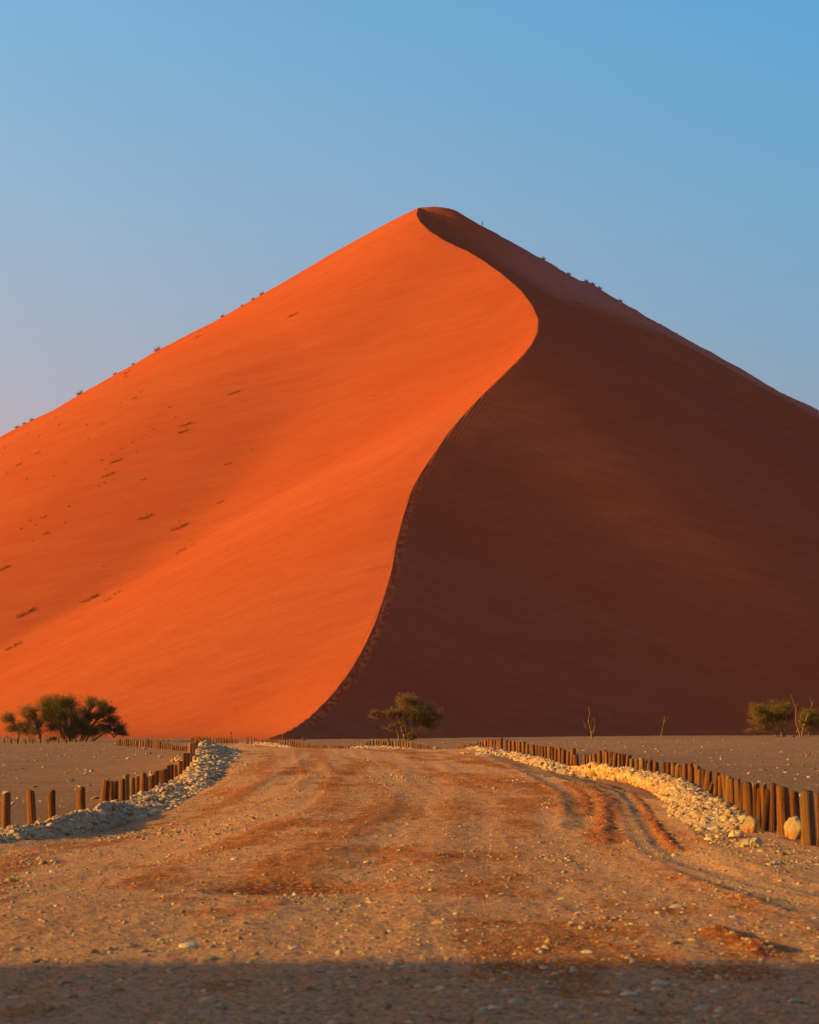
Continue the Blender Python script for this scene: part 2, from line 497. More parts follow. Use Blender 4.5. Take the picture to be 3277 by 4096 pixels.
def dune_z(x, y):
    """height of the built dune mesh at a point (bilinear)"""
    i = int(np.clip(np.searchsorted(DUNE_Y, y) - 1, 0, len(DUNE_Y) - 2))
    ty = (y - DUNE_Y[i]) / (DUNE_Y[i + 1] - DUNE_Y[i])
    vals = []
    for k in (i, i + 1):
        vals.append(np.interp(x - crest_x(DUNE_Y[k]), DUNE_OFF, DUNE_Z[k]))
    return vals[0] * (1 - ty) + vals[1] * ty

def on_dune(px, row):
    """first point of the dune a photo pixel looks at; on the skyline the closest one"""
    best = None
    prev = None
    for Y in np.arange(240, 720, 1.0):
        p = at(px, row, Y)
        gap = p[2] - dune_z(p[0], Y)
        if gap <= 0:
            return np.array((p[0], Y, dune_z(p[0], Y)))
        ang = gap / Y
        if best is None or ang < best[0]:
            best = (ang, p[0], Y)
    return np.array((best[1], best[2], dune_z(best[1], best[2])))

# ------------------------------------------------------------------ the ground and the road
CTRL = []
def ctrl(px, Y, z):
    CTRL.append(((px - 1638.5) / F, math.log(Y), z))
for u in (-0.5, -0.22, -0.1, 0, 0.1, 0.22, 0.5):
    for Y in (5, 8, 12, 17): CTRL.append((u, math.log(Y), 0.0))
for px in (1200, 1500, 1800):
    for Y, z in ((22, 0), (35, .05), (50, .19), (65, .36), (80, .48), (93, .46), (108, .22), (125, -.02)): ctrl(px, Y, z)
for px, Y, z in ((300, 22, -.10), (2500, 22, 0), (-300, 22, -.14), (3600, 20, .02),
                 (0, 28.5, -.22), (166, 30, -.23), (357, 32, -.25), (452, 34, -.25), (618, 37, -.20), (713, 40, -.11), (765, 43, -.09), (835, 47, .04), (883, 51, .08), (930, 65, .28), (950, 80, .42), (900, 95, .30),
                 (2500, 32, .05), (2300, 42, .16), (2150, 52, .26), (2050, 64, .38), (1950, 80, .50), (1880, 92, .42),
                 (35, 30.5, -.18), (210, 32.5, -.20), (325, 34, -.20), (415, 36.5, -.22), (600, 45.5, -.17), (700, 53, -.12), (760, 63, .02), (785, 75, .22),
                 (-400, 31, -.2), (-300, 50, -.25), (0, 50, -.22), (300, 60, -.22), (0, 80, -.25), (500, 80, -.18), (650, 100, -.12), (-400, 120, -.2), (200, 120, -.22),
                 (3225, 23, .10), (2960, 29, .10), (2850, 35, .12), (2700, 42, .14), (2500, 47.5, .20), (2330, 53, .26), (2237, 57, .28), (2130, 66, .40), (2015, 76, .50), (1930, 86, .50), (1850, 95, .30),
                 (3600, 23, .08), (3500, 35, .05), (3300, 50, .05), (2900, 60, .06), (2600, 80, .10), (3300, 90, .10), (3300, 150, .18), (2500, 130, .12), (2000, 130, .0), (3700, 150, .2),
                 (900, 105, .22), (820, 112, .12), (746, 125, -.06), (642, 140, -.10), (540, 165, -.12), (463, 180, -.15), (200, 210, -.17), (0, 215, -.17),
                 (860, 215, -.14), (980, 185, -.06), (1060, 165, .02), (1130, 150, -.02), (1180, 140, -.02), (1350, 130, -.02), (1480, 120, .12), (1620, 115, .20), (1720, 108, .08), (1785, 102, .1),
                 (-300, 250, -.08), (300, 235, -.08), (900, 250, -.06), (1635, 228, -.02), (1638, 260, 0), (2400, 245, .18), (3100, 245, .26), (3600, 260, .3)):
    ctrl(px, Y, z)
CT = np.array(CTRL)
UW, VW = 5.0, 1.0
def _tps(r2): return r2 * np.log(r2 + 1e-9)
_q = np.stack([CT[:, 0] * UW, CT[:, 1] * VW], 1)
_A = _tps(((_q[:, None] - _q[None]) ** 2).sum(-1)) + np.eye(len(_q)) * 0.01
_Pm = np.concatenate([np.ones((len(_q), 1)), _q], 1)
_M = np.block([[_A, _Pm], [_Pm.T, np.zeros((3, 3))]])
_w = np.linalg.solve(_M, np.concatenate([CT[:, 2], np.zeros(3)]))

def base_z(x, y):
    """lie of the land: a low hump under the road, flat pan on both sides"""
    x = np.asarray(x, float); y = np.asarray(y, float)
    sh = np.broadcast(x, y).shape
    x = np.broadcast_to(x, sh).ravel(); y = np.broadcast_to(y, sh).ravel()
    yy = np.clip(y, 5, 300)
    u = np.clip(x / np.maximum(yy, 5), -0.32, 0.32) * UW; v = np.log(yy) * VW
    out = np.empty(len(x))
    for a in range(0, len(x), 20000):
        P = np.stack([u[a:a + 20000], v[a:a + 20000]], 1)
        d2 = ((P[:, None] - _q[None]) ** 2).sum(-1)
        out[a:a + 20000] = _tps(d2) @ _w[:-3] + _w[-3] + P @ _w[-2:]
    near = smooth01((y - 6) / 6)
    return (out * near).reshape(sh)

_TU = np.linspace(-0.34, 0.34, 240); _TV = np.linspace(math.log(5), math.log(300), 520)
_TZ = base_z(_TU[None, :] * np.exp(_TV)[:, None], np.repeat(np.exp(_TV)[:, None], len(_TU), 1))
def ground_hits(px, row, Ymax=260):
    """where photo pixels meet the ground (vectorised)"""
    px = np.atleast_1d(np.asarray(px, float)); row = np.atleast_1d(np.asarray(row, float))
    V = np.arange(math.log(5.5), math.log(Ymax), 0.004)
    Yv = np.exp(V)
    cx = (px - 1638.5) / F; cy = (2048.0 - row) / F
    k = 1.0 / (CP - cy * SP)
    u = np.clip(cx * k, -0.339, 0.339)
    slope = (SP + cy * CP) * k
    j = (u - _TU[0]) / (_TU[1] - _TU[0]); j0 = np.clip(j.astype(int), 0, len(_TU) - 2); tj = j - j0
    i = (V - _TV[0]) / (_TV[1] - _TV[0]); i0 = np.clip(i.astype(int), 0, len(_TV) - 2); ti = i - i0
    out = np.zeros((len(px), 3))
    for a in range(0, len(px), 500):
        J = j0[a:a + 500, None]; T = tj[a:a + 500, None]
        z = (_TZ[i0[None], J] * (1 - T) + _TZ[i0[None], J + 1] * T) * (1 - ti) + (_TZ[i0[None] + 1, J] * (1 - T) + _TZ[i0[None] + 1, J + 1] * T) * ti
        hit = (EYE + slope[a:a + 500, None] * Yv[None]) <= z
        first = np.where(hit.any(1), hit.argmax(1), len(V) - 1)
        y = Yv[first]
        out[a:a + 500] = np.stack([(cx * k)[a:a + 500] * y, y, z[np.arange(len(first)), first]], 1)
    return out

def ground_hit(px, row, Ymax=260):
    return ground_hits(px, row, Ymax)[0]

# road edges, in metres (x at depth y)
RE_Y = np.array([0, 10, 22, 28.5, 33, 37, 43, 50, 58, 66, 80, 95, 110, 130, 160, 185, 215, 250])
RE_L = np.array([-8.5, -7.6, -6.6, -5.9, -5.1, -4.75, -4.7, -4.75, -5.3, -6.0, -7.0, -8.6, -10.6, -13, -16.0, -17.5, -18.0, -18])
RE_R = np.array([6.5, 5.6, 4.45, 4.5, 4.6, 4.45, 3.9, 3.35, 3.0, 2.75, 2.6, 2.3, .6, -4, -10, -13, -14, -14])
def road_d(x, y):
    """>0 inside the road"""
    return np.minimum(x - np.interp(y, RE_Y, RE_L), np.interp(y, RE_Y, RE_R) - x)

def seg_dist(x, y, pts):
    best = np.full(x.shape, 1e9)
    for (ax, ay), (bx, by) in zip(pts, pts[1:]):
        dx, dy = bx - ax, by - ay
        t = np.clip(((x - ax) * dx + (y - ay) * dy) / (dx * dx + dy * dy), 0, 1)
        best = np.minimum(best, np.hypot(x - ax - t * dx, y - ay - t * dy))
    return best

def ground_path(pix):
    return [tuple(ground_hit(*p)[:2]) for p in pix]

RUTS = [  # wheel tracks on the bend, read off the photograph: (path, half width, depth, pale)
    (ground_path([(2080, 3060), (2238, 3137), (2304, 3170), (2328, 3218), (2342, 3262), (2345, 3320)]), 0.20, 0.030, 0.9),
    (ground_path([(2150, 3060), (2330, 3105), (2450, 3140), (2520, 3190), (2560, 3260), (2600, 3340), (2680, 3420), (2900, 3520), (3300, 3650)]), 0.18, 0.028, 0.75),
    (ground_path([(2300, 3090), (2480, 3140), (2570, 3200), (2620, 3280), (2690, 3360), (2790, 3440), (3000, 3510), (3300, 3585)]), 0.18, 0.026, 0.75),
    (ground_path([(1300, 3020), (1180, 3100), (980, 3200), (600, 3310), (-50, 3420)]), 0.30, 0.018, 0.35),
    (ground_path([(1700, 3020), (1720, 3150), (1640, 3300), (1500, 3480), (1300, 3800)]), 0.35, 0.014, 0.2),
]
BERMS = [  # orange ridges of pushed-up sand between the ruts
    (ground_path([(2250, 3128), (2309, 3156), (2342, 3195), (2349, 3225), (2352, 3260)]), 0.10, 0.04),
    (ground_path([(2350, 3142), (2404, 3178), (2437, 3206), (2420, 3250), (2408, 3290), (2430, 3370)]), 0.12, 0.04),
    (ground_path([(2400, 3130), (2530, 3170), (2590, 3240), (2640, 3330), (2720, 3400)]), 0.07, 0.05),
    (ground_path([(2863, 3727), (2960, 3770), (3062, 3820)]), 0.10, 0.05),
]
PATCH = [  # drifts of orange sand lying on the gravel: (px, row, rx, ry, amount)
    (1150, 3536, 280, 22, 2.2), (720, 3597, 200, 12, .9), (800, 3654, 140, 11, .9), (525, 3470, 90, 10, .7), (1070, 3450, 120, 40, .55), (620, 3520, 120, 50, .45),
    (1780, 3434, 95, 18, .8), (1960, 3700, 95, 20, .8), (2320, 3758, 85, 12, .7), (2950, 3900, 170, 26, .9), (3250, 3737, 60, 12, .7), (2425, 3724, 50, 12, .6),
    (2550, 3850, 45, 10, .8), (1180, 3300, 200, 14, .7), (1330, 3290, 170, 16, .6), (1040, 3060, 60, 40, .7), (1240, 3060, 40, 35, .7), (1420, 3070, 60, 25, .7), (1980, 3120, 160, 30, .55),
    (1840, 3240, 200, 30, .45), (2090, 3290, 60, 25, .8), (900, 3170, 150, 20, .45), (1000, 3380, 160, 16, .5), (1500, 3400, 160, 14, .4), (2700, 3640, 200, 20, .35), (1700, 3560, 140, 12, .35), (2100, 3880, 300, 18, .45), (900, 3960, 120, 30, .3), (100, 4060, 160, 30, .5)]
PALE = [(2850, 3420, 330, 50, 1.0), (3150, 3470, 200, 40, .8), (2560, 3230, 90, 80, .8), (2250, 3105, 200, 18, .7), (950, 3090, 60, 60, .6), (150, 3420, 250, 16, .8), (1000, 3480, 250, 20, .4), (1600, 3730, 500, 40, .5), (900, 3700, 400, 50, .45), (2100, 3560, 300, 30, .35), (3200, 3560, 150, 20, .6)]
PALE_W = []
for (px, row, rx, ry, a) in PALE:
    p = ground_hit(px, row); p1 = ground_hit(px, row - ry); p2 = ground_hit(px, row + ry)
    PALE_W.append((p[0], p[1], rx * p[1] / F, max(0.08, abs(p1[1] - p2[1]) / 2), a))
PATCH_W = []
for (px, row, rx, ry, a) in PATCH:
    p = ground_hit(px, row); p1 = ground_hit(px, row - ry); p2 = ground_hit(px, row + ry)
    PATCH_W.append((p[0], p[1], rx * p[1] / F, max(0.08, abs(p1[1] - p2[1]) / 2), a))

def terrain(x, y, masks=False):
    z = base_z(x, y)
    rd = road_d(x, y)
    inr = smooth01((rd + 0.3) / 0.8)
    fade = smooth01((y - 3) / 4)
    z = z + fade * (0.032 * fbm(x / 2.2, y / 2.2, 41, 3) + 0.008 * fbm(x / 0.5, y / 0.7, 45, 3))
    z = z + inr * 0.013 * fbm(x / 0.13, y / 0.30, 49, 2, 0.6)
    z = z + (1 - inr) * (0.06 * fbm(x / 5, y / 5, 53, 2))
    ora = np.zeros(z.shape); pale = np.zeros(z.shape)
    for path, w, dep, pl in RUTS:
        d = seg_dist(x, y, path)
        z = z - dep * np.exp(-(d / w) ** 2) + dep * 0.5 * np.exp(-((d - 1.7 * w) / (0.5 * w)) ** 2)
        tread = 0.5 + 0.5 * np.sin((x * 0.5 + y) * 2 * np.pi / 0.33)
        z = z + 0.010 * tread * np.exp(-(d / (w * 0.9)) ** 2)
        pale = np.maximum(pale, pl * np.exp(-(d / (w * 1.2)) ** 2))
    for path, w, dep in BERMS:
        d = seg_dist(x, y, path)
        z = z + dep * np.exp(-(d / w) ** 2) * (0.7 + 1.2 * vnoise(x / 0.15, y / 0.2, 61))
        ora = np.maximum(ora, 1.0 * np.exp(-(d / (w * 1.8)) ** 2))
    for (cx, cy, rx, ry, a) in PATCH_W:
        e = ((x - cx) / rx) ** 2 + ((y - cy) / ry) ** 2
        m = np.exp(-e * 1.1)
        ora = np.maximum(ora, a * m)
        z = z - 0.05 * a * m * (a > 1)
    for (cx, cy, rx, ry, a) in PALE_W:
        pale = np.maximum(pale, a * np.exp(-1.1 * (((x - cx) / rx) ** 2 + ((y - cy) / ry) ** 2)) * (0.9 + 0.6 * vnoise(x / .4, y / .8, 83)))
    # long streaks of blown sand that follow the road
    rc = 0.5 * (np.interp(y, RE_Y, RE_L) + np.interp(y, RE_Y, RE_R))
    st = fbm((x - rc) / 1.1, y / 9.0, 65, 3) + 0.6 * fbm(x / 0.7, y / 1.6, 69, 3)
    far = smooth01((y - 26) / 25)
    # old wheel tracks along the whole width: worn pale lanes between drifted orange ones
    lane = (x - np.interp(y, RE_Y, RE_L)) / (np.interp(y, RE_Y, RE_R) - np.interp(y, RE_Y, RE_L))
    lw = fbm(lane * 9.0 + 0.6 * vnoise(y / 14, y * 0, 84), y / 45, 85, 3)
    lf = fbm(lane * 34.0 + 0.8 * vnoise(y / 9, y * 0, 86), y / 30, 87, 2)
    z = z + inr * (0.016 * lw + 0.012 * lf) * smooth01((y - 9) / 6)
    ora = ora + inr * 0.32 * smooth01((lw * 0.8 + lf * 0.5 - 0.02) / 0.4) * smooth01((y - 12) / 10)
    pale = np.maximum(pale, inr * 0.5 * smooth01((-lw * 0.8 - lf * 0.5 - 0.02) / 0.4))
    ora = ora + inr * smooth01((st - 0.10 + 0.12 * (1 - far)) / 0.55) * (0.55 + 0.45 * far)
    pale = np.maximum(pale, smooth01((fbm(x / 1.6, y / 2.5, 73, 3) - 0.22) / 0.4) * 0.7)
    pale = pale * (1 - 0.85 * np.clip(ora, 0, 1))
    if masks: return z, ora, pale
    return z

class Grid:
    """lookup of the built surface, so that stones and posts stand on it"""
    pass
def build_ground():
    Ys = [-60.0, -30, -15, -8, -4, 0, 3, 5]
    y = 6.0
    while y < 9: Ys.append(y); y += 0.25
    while y < 250: Ys.append(y); y *= 1.0058
    while y < 9000: Ys.append(y); y *= 1.10
    Ys = np.array(Ys)
    n = 720
    u = np.linspace(-1, 1, n)
    W = 0.232 * np.maximum(Ys, 6) + 2.4
    ex = np.array([1.03, 1.08, 1.2, 1.5, 2.2, 4, 9, 25])
    U = np.concatenate((-ex[::-1], u, ex))
    X = W[:, None] * U[None, :]
    Y = np.repeat(Ys[:, None], X.shape[1], 1)
    Z, ora, pale = terrain(X, Y, True)
    fl = smooth01((np.abs(X) - 300) / 200) + smooth01((Y - 300) / 100) + smooth01((3 - Y) / 10)
    Z = Z * (1 - np.clip(fl, 0, 1))
    m = X.shape[1]
    idx = np.arange(len(Ys) * m).reshape(len(Ys), m)
    Fq = np.stack([idx[:-1, :-1], idx[:-1, 1:], idx[1:, 1:], idx[1:, :-1]], -1).reshape(-1, 4)
    V = np.stack([X, Y, Z], -1).reshape(-1, 3)
    c = V[Fq].mean(1)
    wob = 0.35 * fbm(c[:, 0] / 0.8, c[:, 1] / 1.2, 77, 3)
    isroad = (road_d(c[:, 0], c[:, 1]) + wob > 0) & (c[:, 1] < 235) & (c[:, 1] > -20)
    for nm, sel, mat, lab in (('road', isroad, M_ROAD, 'rutted gravel track stained with orange sand'), ('ground', ~isroad, M_PAN, 'flat grey-brown gravel pan beside the track')):
        f = Fq[sel]
        used = np.unique(f)
        remap = np.full(len(V), -1, np.int64); remap[used] = np.arange(len(used))
        me = np_mesh(nm, V[used], remap[f], True, {'orange': ora.ravel()[used], 'pale': pale.ravel()[used]})
        o = link(nm, me, mat)
        tag(o, lab, None, None, 'structure')
        if nm == 'road': Grid.road = o
        else: Grid.ground = o
    Grid.Y, Grid.W, Grid.U, Grid.Z = Ys, W, U, Z
build_ground()

def gz(x, y):
    """height of the built ground"""
    x = np.atleast_1d(np.asarray(x, float)); y = np.atleast_1d(np.asarray(y, float))
    i = np.clip(np.searchsorted(Grid.Y, y) - 1, 0, len(Grid.Y) - 2)
    ty = (y - Grid.Y[i]) / (Grid.Y[i + 1] - Grid.Y[i])
    out = 0
    for k, w in ((i, 1 - ty), (i + 1, ty)):
        uu = x / Grid.W[k]
        j = np.clip(np.searchsorted(Grid.U, uu) - 1, 0, len(Grid.U) - 2)
        tx = (uu - Grid.U[j]) / (Grid.U[j + 1] - Grid.U[j])
        out = out + w * (Grid.Z[k, j] * (1 - tx) + Grid.Z[k, j + 1] * tx)
    return out

# a mound added out of view, left of the camera, to shade the nearest road
def build_shade_mound():
    xs = np.linspace(-75, -9, 67); ys = np.linspace(-70, 24, 95)
    X, Y = np.meshgrid(xs, ys)
    cx = -30
    prof = np.clip(1 - np.abs((X - cx) / 21.0) ** 1.6, 0, 1) ** 1.1
    yend = 12.1
    end = np.clip((yend - Y) / 5.0, 0, 1)
    end = end * np.clip((Y + 70) / 20, 0, 1)
    Z = 10.5 * prof * end + 0.9 * fbm(X / 6, Y / 6, 81, 4) * prof * end - 0.3
    m = len(xs)
    idx = np.arange(Z.size).reshape(Z.shape)
    Fq = np.stack([idx[:-1, :-1], idx[:-1, 1:], idx[1:, 1:], idx[1:, :-1]], -1).reshape(-1, 4)
    o = link('shade_mound', np_mesh('shade_mound', np.stack([X, Y, Z], -1).reshape(-1, 3), Fq), M_PAN)
    tag(o, 'added mound out of view, shading the near track', None, None, 'structure')
build_shade_mound()

# ------------------------------------------------------------------ stones
def stone_shape(seed, sub, flat=0.6, rough=0.22):
    bm = bmesh.new()
    bmesh.ops.create_icosphere(bm, subdivisions=sub, radius=1.0)
    r = random.Random(seed)
    v = np.array([x.co[:] for x in bm.verts])
    f = np.array([[y.index for y in x.verts] for x in bm.faces])
    bm.free()
    # cut by a few random planes: worn but angular
    for k in range(7):
        n = np.array([r.gauss(0, 1) for _ in range(3)]); n /= np.linalg.norm(n)
        d = r.uniform(0.50, 0.88)
        over = v @ n - d
        v = v - np.outer(np.clip(over, 0, None) * 0.95, n)
    v = v * (1 + rough * 0.25 * np.array([[r.gauss(0, 1)] for _ in range(len(v))]))
    v = v * np.array([r.uniform(0.85, 1.25), r.uniform(0.75, 1.0), flat * r.uniform(0.8, 1.2)])
    return v, f
SH20 = [stone_shape(100 + i, 1, 0.62, 0.35) for i in range(10)]
SH80 = [stone_shape(200 + i, 2, 0.62, 0.15) for i in range(10)]
SH320 = [stone_shape(300 + i, 3, 0.66, 0.06) for i in range(8)]
STONE_ME = []
for i, (v, f) in enumerate(SH80):
    STONE_ME.append(np_mesh('stone', v, f, True))

def stuff_mesh(P, S, shapes):
    """many stones joined: P (n,3) centres, S (n,) radii"""
    n = len(P)
    VV = []; FF = []; RR = []
    base = 0
    kind = rng.integers(0, len(shapes), n)
    ang = rng.uniform(0, 2 * np.pi, n); tilt = rng.normal(0, 0.25, n); rnd = rng.random(n)
    for k, (v, f) in enumerate(shapes):
        sel = np.where(kind == k)[0]
        if not len(sel): continue
        ca, sa = np.cos(ang[sel]), np.sin(ang[sel]); ct, st_ = np.cos(tilt[sel]), np.sin(tilt[sel])
        Rz = np.zeros((len(sel), 3, 3)); Rz[:, 0, 0] = ca; Rz[:, 0, 1] = -sa; Rz[:, 1, 0] = sa; Rz[:, 1, 1] = ca; Rz[:, 2, 2] = 1
        Rx = np.zeros_like(Rz); Rx[:, 0, 0] = 1; Rx[:, 1, 1] = ct; Rx[:, 1, 2] = -st_; Rx[:, 2, 1] = st_; Rx[:, 2, 2] = ct
        M = Rz @ Rx
        vv = np.einsum('nij,vj->nvi', M, v) * S[sel][:, None, None] + P[sel][:, None, :]
        VV.append(vv.reshape(-1, 3))
        FF.append((f[None] + (np.arange(len(sel)) * len(v))[:, None, None] + base).reshape(-1, 3))
        RR.append(np.repeat(rnd[sel], len(v)))
        base += len(sel) * len(v)
    return np.concatenate(VV), np.concatenate(FF), np.concatenate(RR)

def stone_field(parent, P, S, mat_one, mat_many, name_many, n_parts=300, sub_far=None, smooth_many=True):
    """the stones that show largest become parts, the rest one joined part"""
    P = np.asarray(P); S = np.asarray(S)
    size = S / np.maximum(P[:, 1], 3)
    order = np.argsort(-size)
    big = order[:n_parts]; rest = order[n_parts:]
    mes = []
    for me in STONE_ME:
        m2 = me.copy(); m2.materials.clear(); m2.materials.append(mat_one); mes.append(m2)
    for i in big:
        o = bpy.data.objects.new('stone', mes[int(rng.integers(len(mes)))])
        COL.objects.link(o)
        o.parent = parent
        o.location = P[i]
        o.rotation_euler = (float(rng.normal(0, .25)), float(rng.normal(0, .25)), float(rng.uniform(0, 6.28)))
        s = float(S[i]); o.scale = (s * float(rng.uniform(.85, 1.25)), s, s * float(rng.uniform(.75, 1.15)))
    if len(rest):
        v, f, r = stuff_mesh(P[rest], S[rest], sub_far or SH20)
        o = link(name_many, np_mesh(name_many, v, f, smooth_many, {'rnd': r}), mat_many, parent)
        o['kind'] = 'stuff'
    return big

# stones lying in the road
def road_stones():
    P = []; S = []
    n = 110000
    Y = np.exp(rng.uniform(math.log(8.5), math.log(120), n))
    px = rng.uniform(-60, 3340, n)
    x = (px - 1638.5) / F * Y
    ok = road_d(x, Y) > -0.2
    Y = Y[ok]; x = x[ok]
    dens = fbm(x / 1.3, Y / 1.9, 91, 3) * 1.1 + 0.5
    keep = rng.random(len(x)) < np.clip(dens, 0.10, 1.0)
    x = x[keep]; Y = Y[keep]
    s = 0.0036 * np.exp(rng.exponential(0.55, len(x))) * (0.55 + 0.45 * np.minimum(Y / 20, 2.4))
    s = np.minimum(s, 0.032)
    # drifts of pebbles, read off the photograph: (px, row, rx, ry, count, size)
    for cx, cy, rx, ry, k, r in ((640, 3330, 200, 22, 420, .030), (480, 3350, 120, 14, 160, .028), (150, 3450, 160, 40, 130, .030), (1200, 3590, 170, 30, 130, .016), (2270, 3440, 200, 70, 160, .016),
                                 (1620, 3110, 170, 16, 330, .030), (1250, 3100, 120, 10, 120, .030), (1530, 3150, 60, 30, 90, .036), (2050, 3130, 150, 22, 160, .024), (2180, 3215, 50, 25, 60, .035),
                                 (950, 3060, 60, 40, 140, .04), (1010, 3270, 60, 20, 60, .026), (870, 3320, 110, 22, 160, .024), (3050, 3410, 240, 30, 130, .030), (3180, 3460, 120, 30, 90, .03), (2880, 3360, 90, 20, 120, .04),
                                 (1500, 3040, 200, 20, 200, .03), (60, 3530, 120, 30, 80, .03), (2700, 3700, 500, 60, 120, .018), (1500, 3780, 700, 40, 90, .018), (1700, 3950, 1500, 110, 160, .020)):
        g = ground_hits(cx + rng.normal(0, .5, k) * rx, np.minimum(4090, cy + rng.normal(0, .5, k) * ry))
        x = np.append(x, g[:, 0]); Y = np.append(Y, g[:, 1]); s = np.append(s, r * 0.62 * np.exp(rng.normal(0, .5, k)))
    ok = road_d(x, Y) > -1.5
    x, Y, s = x[ok], Y[ok], s[ok]
    z = gz(x, Y) - s * 0.08
    stone_field(Grid.road, np.stack([x, Y, z], 1), s, M_ROADSTONE, M_ROADSTONES, 'gravel', 255)
    # flat pale stones lying nearest the camera, read off the photograph: (px, row, width)
    mes = []
    for i in range(6):
        v, f = stone_shape(1300 + i, 3, 0.34, 0.05)
        me = np_mesh('stone', v, f, True); me.materials.append(M_FLAT); mes.append(me)
    for px, row, w in ((180, 3846, 45), (318, 3908, 62), (437, 3946, 45), (485, 3927, 50), (755, 3786, 95), (907, 3803, 48), (1180, 3801, 60), (833, 3841, 80), (580, 3808, 55), (836, 4010, 95), (883, 4036, 75), (925, 3955, 45), (1150, 4036, 58), (978, 3703, 40), (645, 3756, 40), (940, 3438, 36),
                       (219, 3447, 40), (216, 3493, 42), (142, 3497, 30), (1439, 3552, 32), (1467, 3452, 36), (1315, 3403, 30), (2707, 3618, 60), (2937, 3669, 45), (2906, 3718, 28), (2640, 3938, 80), (2355, 3818, 65), (2517, 3823, 60), (1975, 4036, 60), (2065, 4019, 80), (2517, 3979, 85),
                       (3177, 4003, 70), (1752, 3704, 60), (2004, 3578, 36), (2250, 3595, 40), (1930, 4060, 70), (3085, 3813, 40), (3260, 3675, 40), (60, 3990, 60), (1420, 3960, 50), (2300, 4070, 70)):
        g = ground_hit(px, row); s = w * g[1] / F / 2
        o = bpy.data.objects.new('stone', mes[int(rng.integers(6))]); COL.objects.link(o); o.parent = Grid.road
        o.location = (g[0], g[1], float(gz(g[0], g[1])[0]) + s * 0.10)
        o.scale = (s, s * 0.8, s * float(rng.uniform(.8, 1.3))); o.rotation_euler = (float(rng.normal(0, .08)), float(rng.normal(0, .1)), float(rng.uniform(-.4, .4)))
M_FLAT = mat_stone('flat_stone', True, (0.40, 0.26, 0.17), (0.58, 0.44, 0.32))
road_stones()

def pan_stones():
    n = 34000
    Y = np.exp(rng.uniform(math.log(24), math.log(200), n))
    px = rng.uniform(-60, 3340, n)
    x = (px - 1638.5) / F * Y
    out = road_d(x, Y) < -1.2
    x = x[out]; Y = Y[out]
    dens = fbm(x / 5, Y / 9, 95, 3) * 1.3 + 0.5
    keep = rng.random(len(x)) < np.clip(dens, 0.15, 1)
    x = x[keep]; Y = Y[keep]
    s = np.minimum(0.0075 * np.exp(rng.exponential(0.45, len(x))) * (0.4 + Y / 60), 0.10)
    z = gz(x, Y) + s * 0.05
    stone_field(Grid.ground, np.stack([x, Y, z], 1), s, M_PANSTONE, M_PEBBLE, 'gravel', 200)
pan_stones()

# ------------------------------------------------------------------ wooden posts
def post_shape(seed, sides=11):
    """a peeled tree stem, unit radius and unit height, a little crooked, with a bevelled sawn top"""
    r = random.Random(seed)
    bend = (r.uniform(-.25, .25), r.uniform(-.25, .25))
    ph = r.uniform(0, 6.28); lob = [1 + 0.07 * math.sin(2 * a * 6.283 / sides + ph) + r.uniform(-.05, .05) for a in range(sides)]
    crack = r.randrange(sides)
    V = []; Fc = []
    levels = [(-0.45, 1.06), (0.0, 1.05), (0.22, 1.02), (0.48, 1.0), (0.75, 0.97), (0.955, 0.94), (0.99, 0.88)]
    for z, rad in levels:
        ox, oy = bend[0] * math.sin(z * 2.6), bend[1] * math.sin(z * 3.1 + 1)
        for k in range(sides):
            a = 6.283 * k / sides
            q = rad * lob[k] * (0.84 if (k == crack and z > 0.1) else 1)
            V.append((q * math.cos(a) + ox, q * math.sin(a) + oy, z))
    tilt = (r.uniform(-.03, .03), r.uniform(-.03, .03))
    V = [(x, y, z + (tilt[0] * x + tilt[1] * y if z > 0.9 else 0)) for x, y, z in V]
    for l in range(len(levels) - 1):
        for k in range(sides):
            k2 = (k + 1) % sides
            Fc.append((l * sides + k, l * sides + k2, (l + 1) * sides + k2, (l + 1) * sides + k))
    n = len(V)
    top = (len(levels) - 1) * sides
    V.append((sum(V[top + k][0] for k in range(sides)) / sides, sum(V[top + k][1] for k in range(sides)) / sides, 0.992))
    tri = [(top + k, top + (k + 1) % sides, n) for k in range(sides)]
    me = np_mesh('wooden_post', np.array(V), [np.array(Fc), np.array(tri)], True)
    me.materials.append(M_WOOD)
    return me
POST_ME = [post_shape(500 + i) for i in range(12)]
POST_LOW = [post_shape(700 + i, 7) for i in range(6)]
POSTS = []
def post(xl, xr, top, Y, label, group, bottom=None, lean=0.0):
    """a post seen between two photo columns with its top on a photo row, standing at depth Y"""
    c = at((xl + xr) / 2, top, Y)
    rad = max(0.045, (xr - xl) / 2 * Y / F)
    zb = float(gz(c[0], Y)[0])
    h = max(0.22, c[2] - zb)
    o = bpy.data.objects.new('wooden_post', random.choice(POST_ME if Y < 105 else POST_LOW))
    COL.objects.link(o)
    o.location = (c[0] - lean * h, Y, zb)
    o.scale = (rad * random.uniform(.95, 1.05), rad * random.uniform(.95, 1.05), h)
    o.rotation_euler = (random.gauss(0, .02), math.atan(lean) + random.gauss(0, .012), random.uniform(0, 6.28) if lean == 0 else 0.0)
    tag(o, label, 'post', group)
    POSTS.append(o)
    return o

def look(h, w, lean):
    a = 'short' if h < 0.40 else 'tall' if h > 0.72 else ''
    b = 'thick' if w > 0.20 else 'thin' if w < 0.115 else ''
    c = 'leaning' if abs(lean) > 0.06 else ''
    return ' '.join(x for x in (a, b, c) if x)

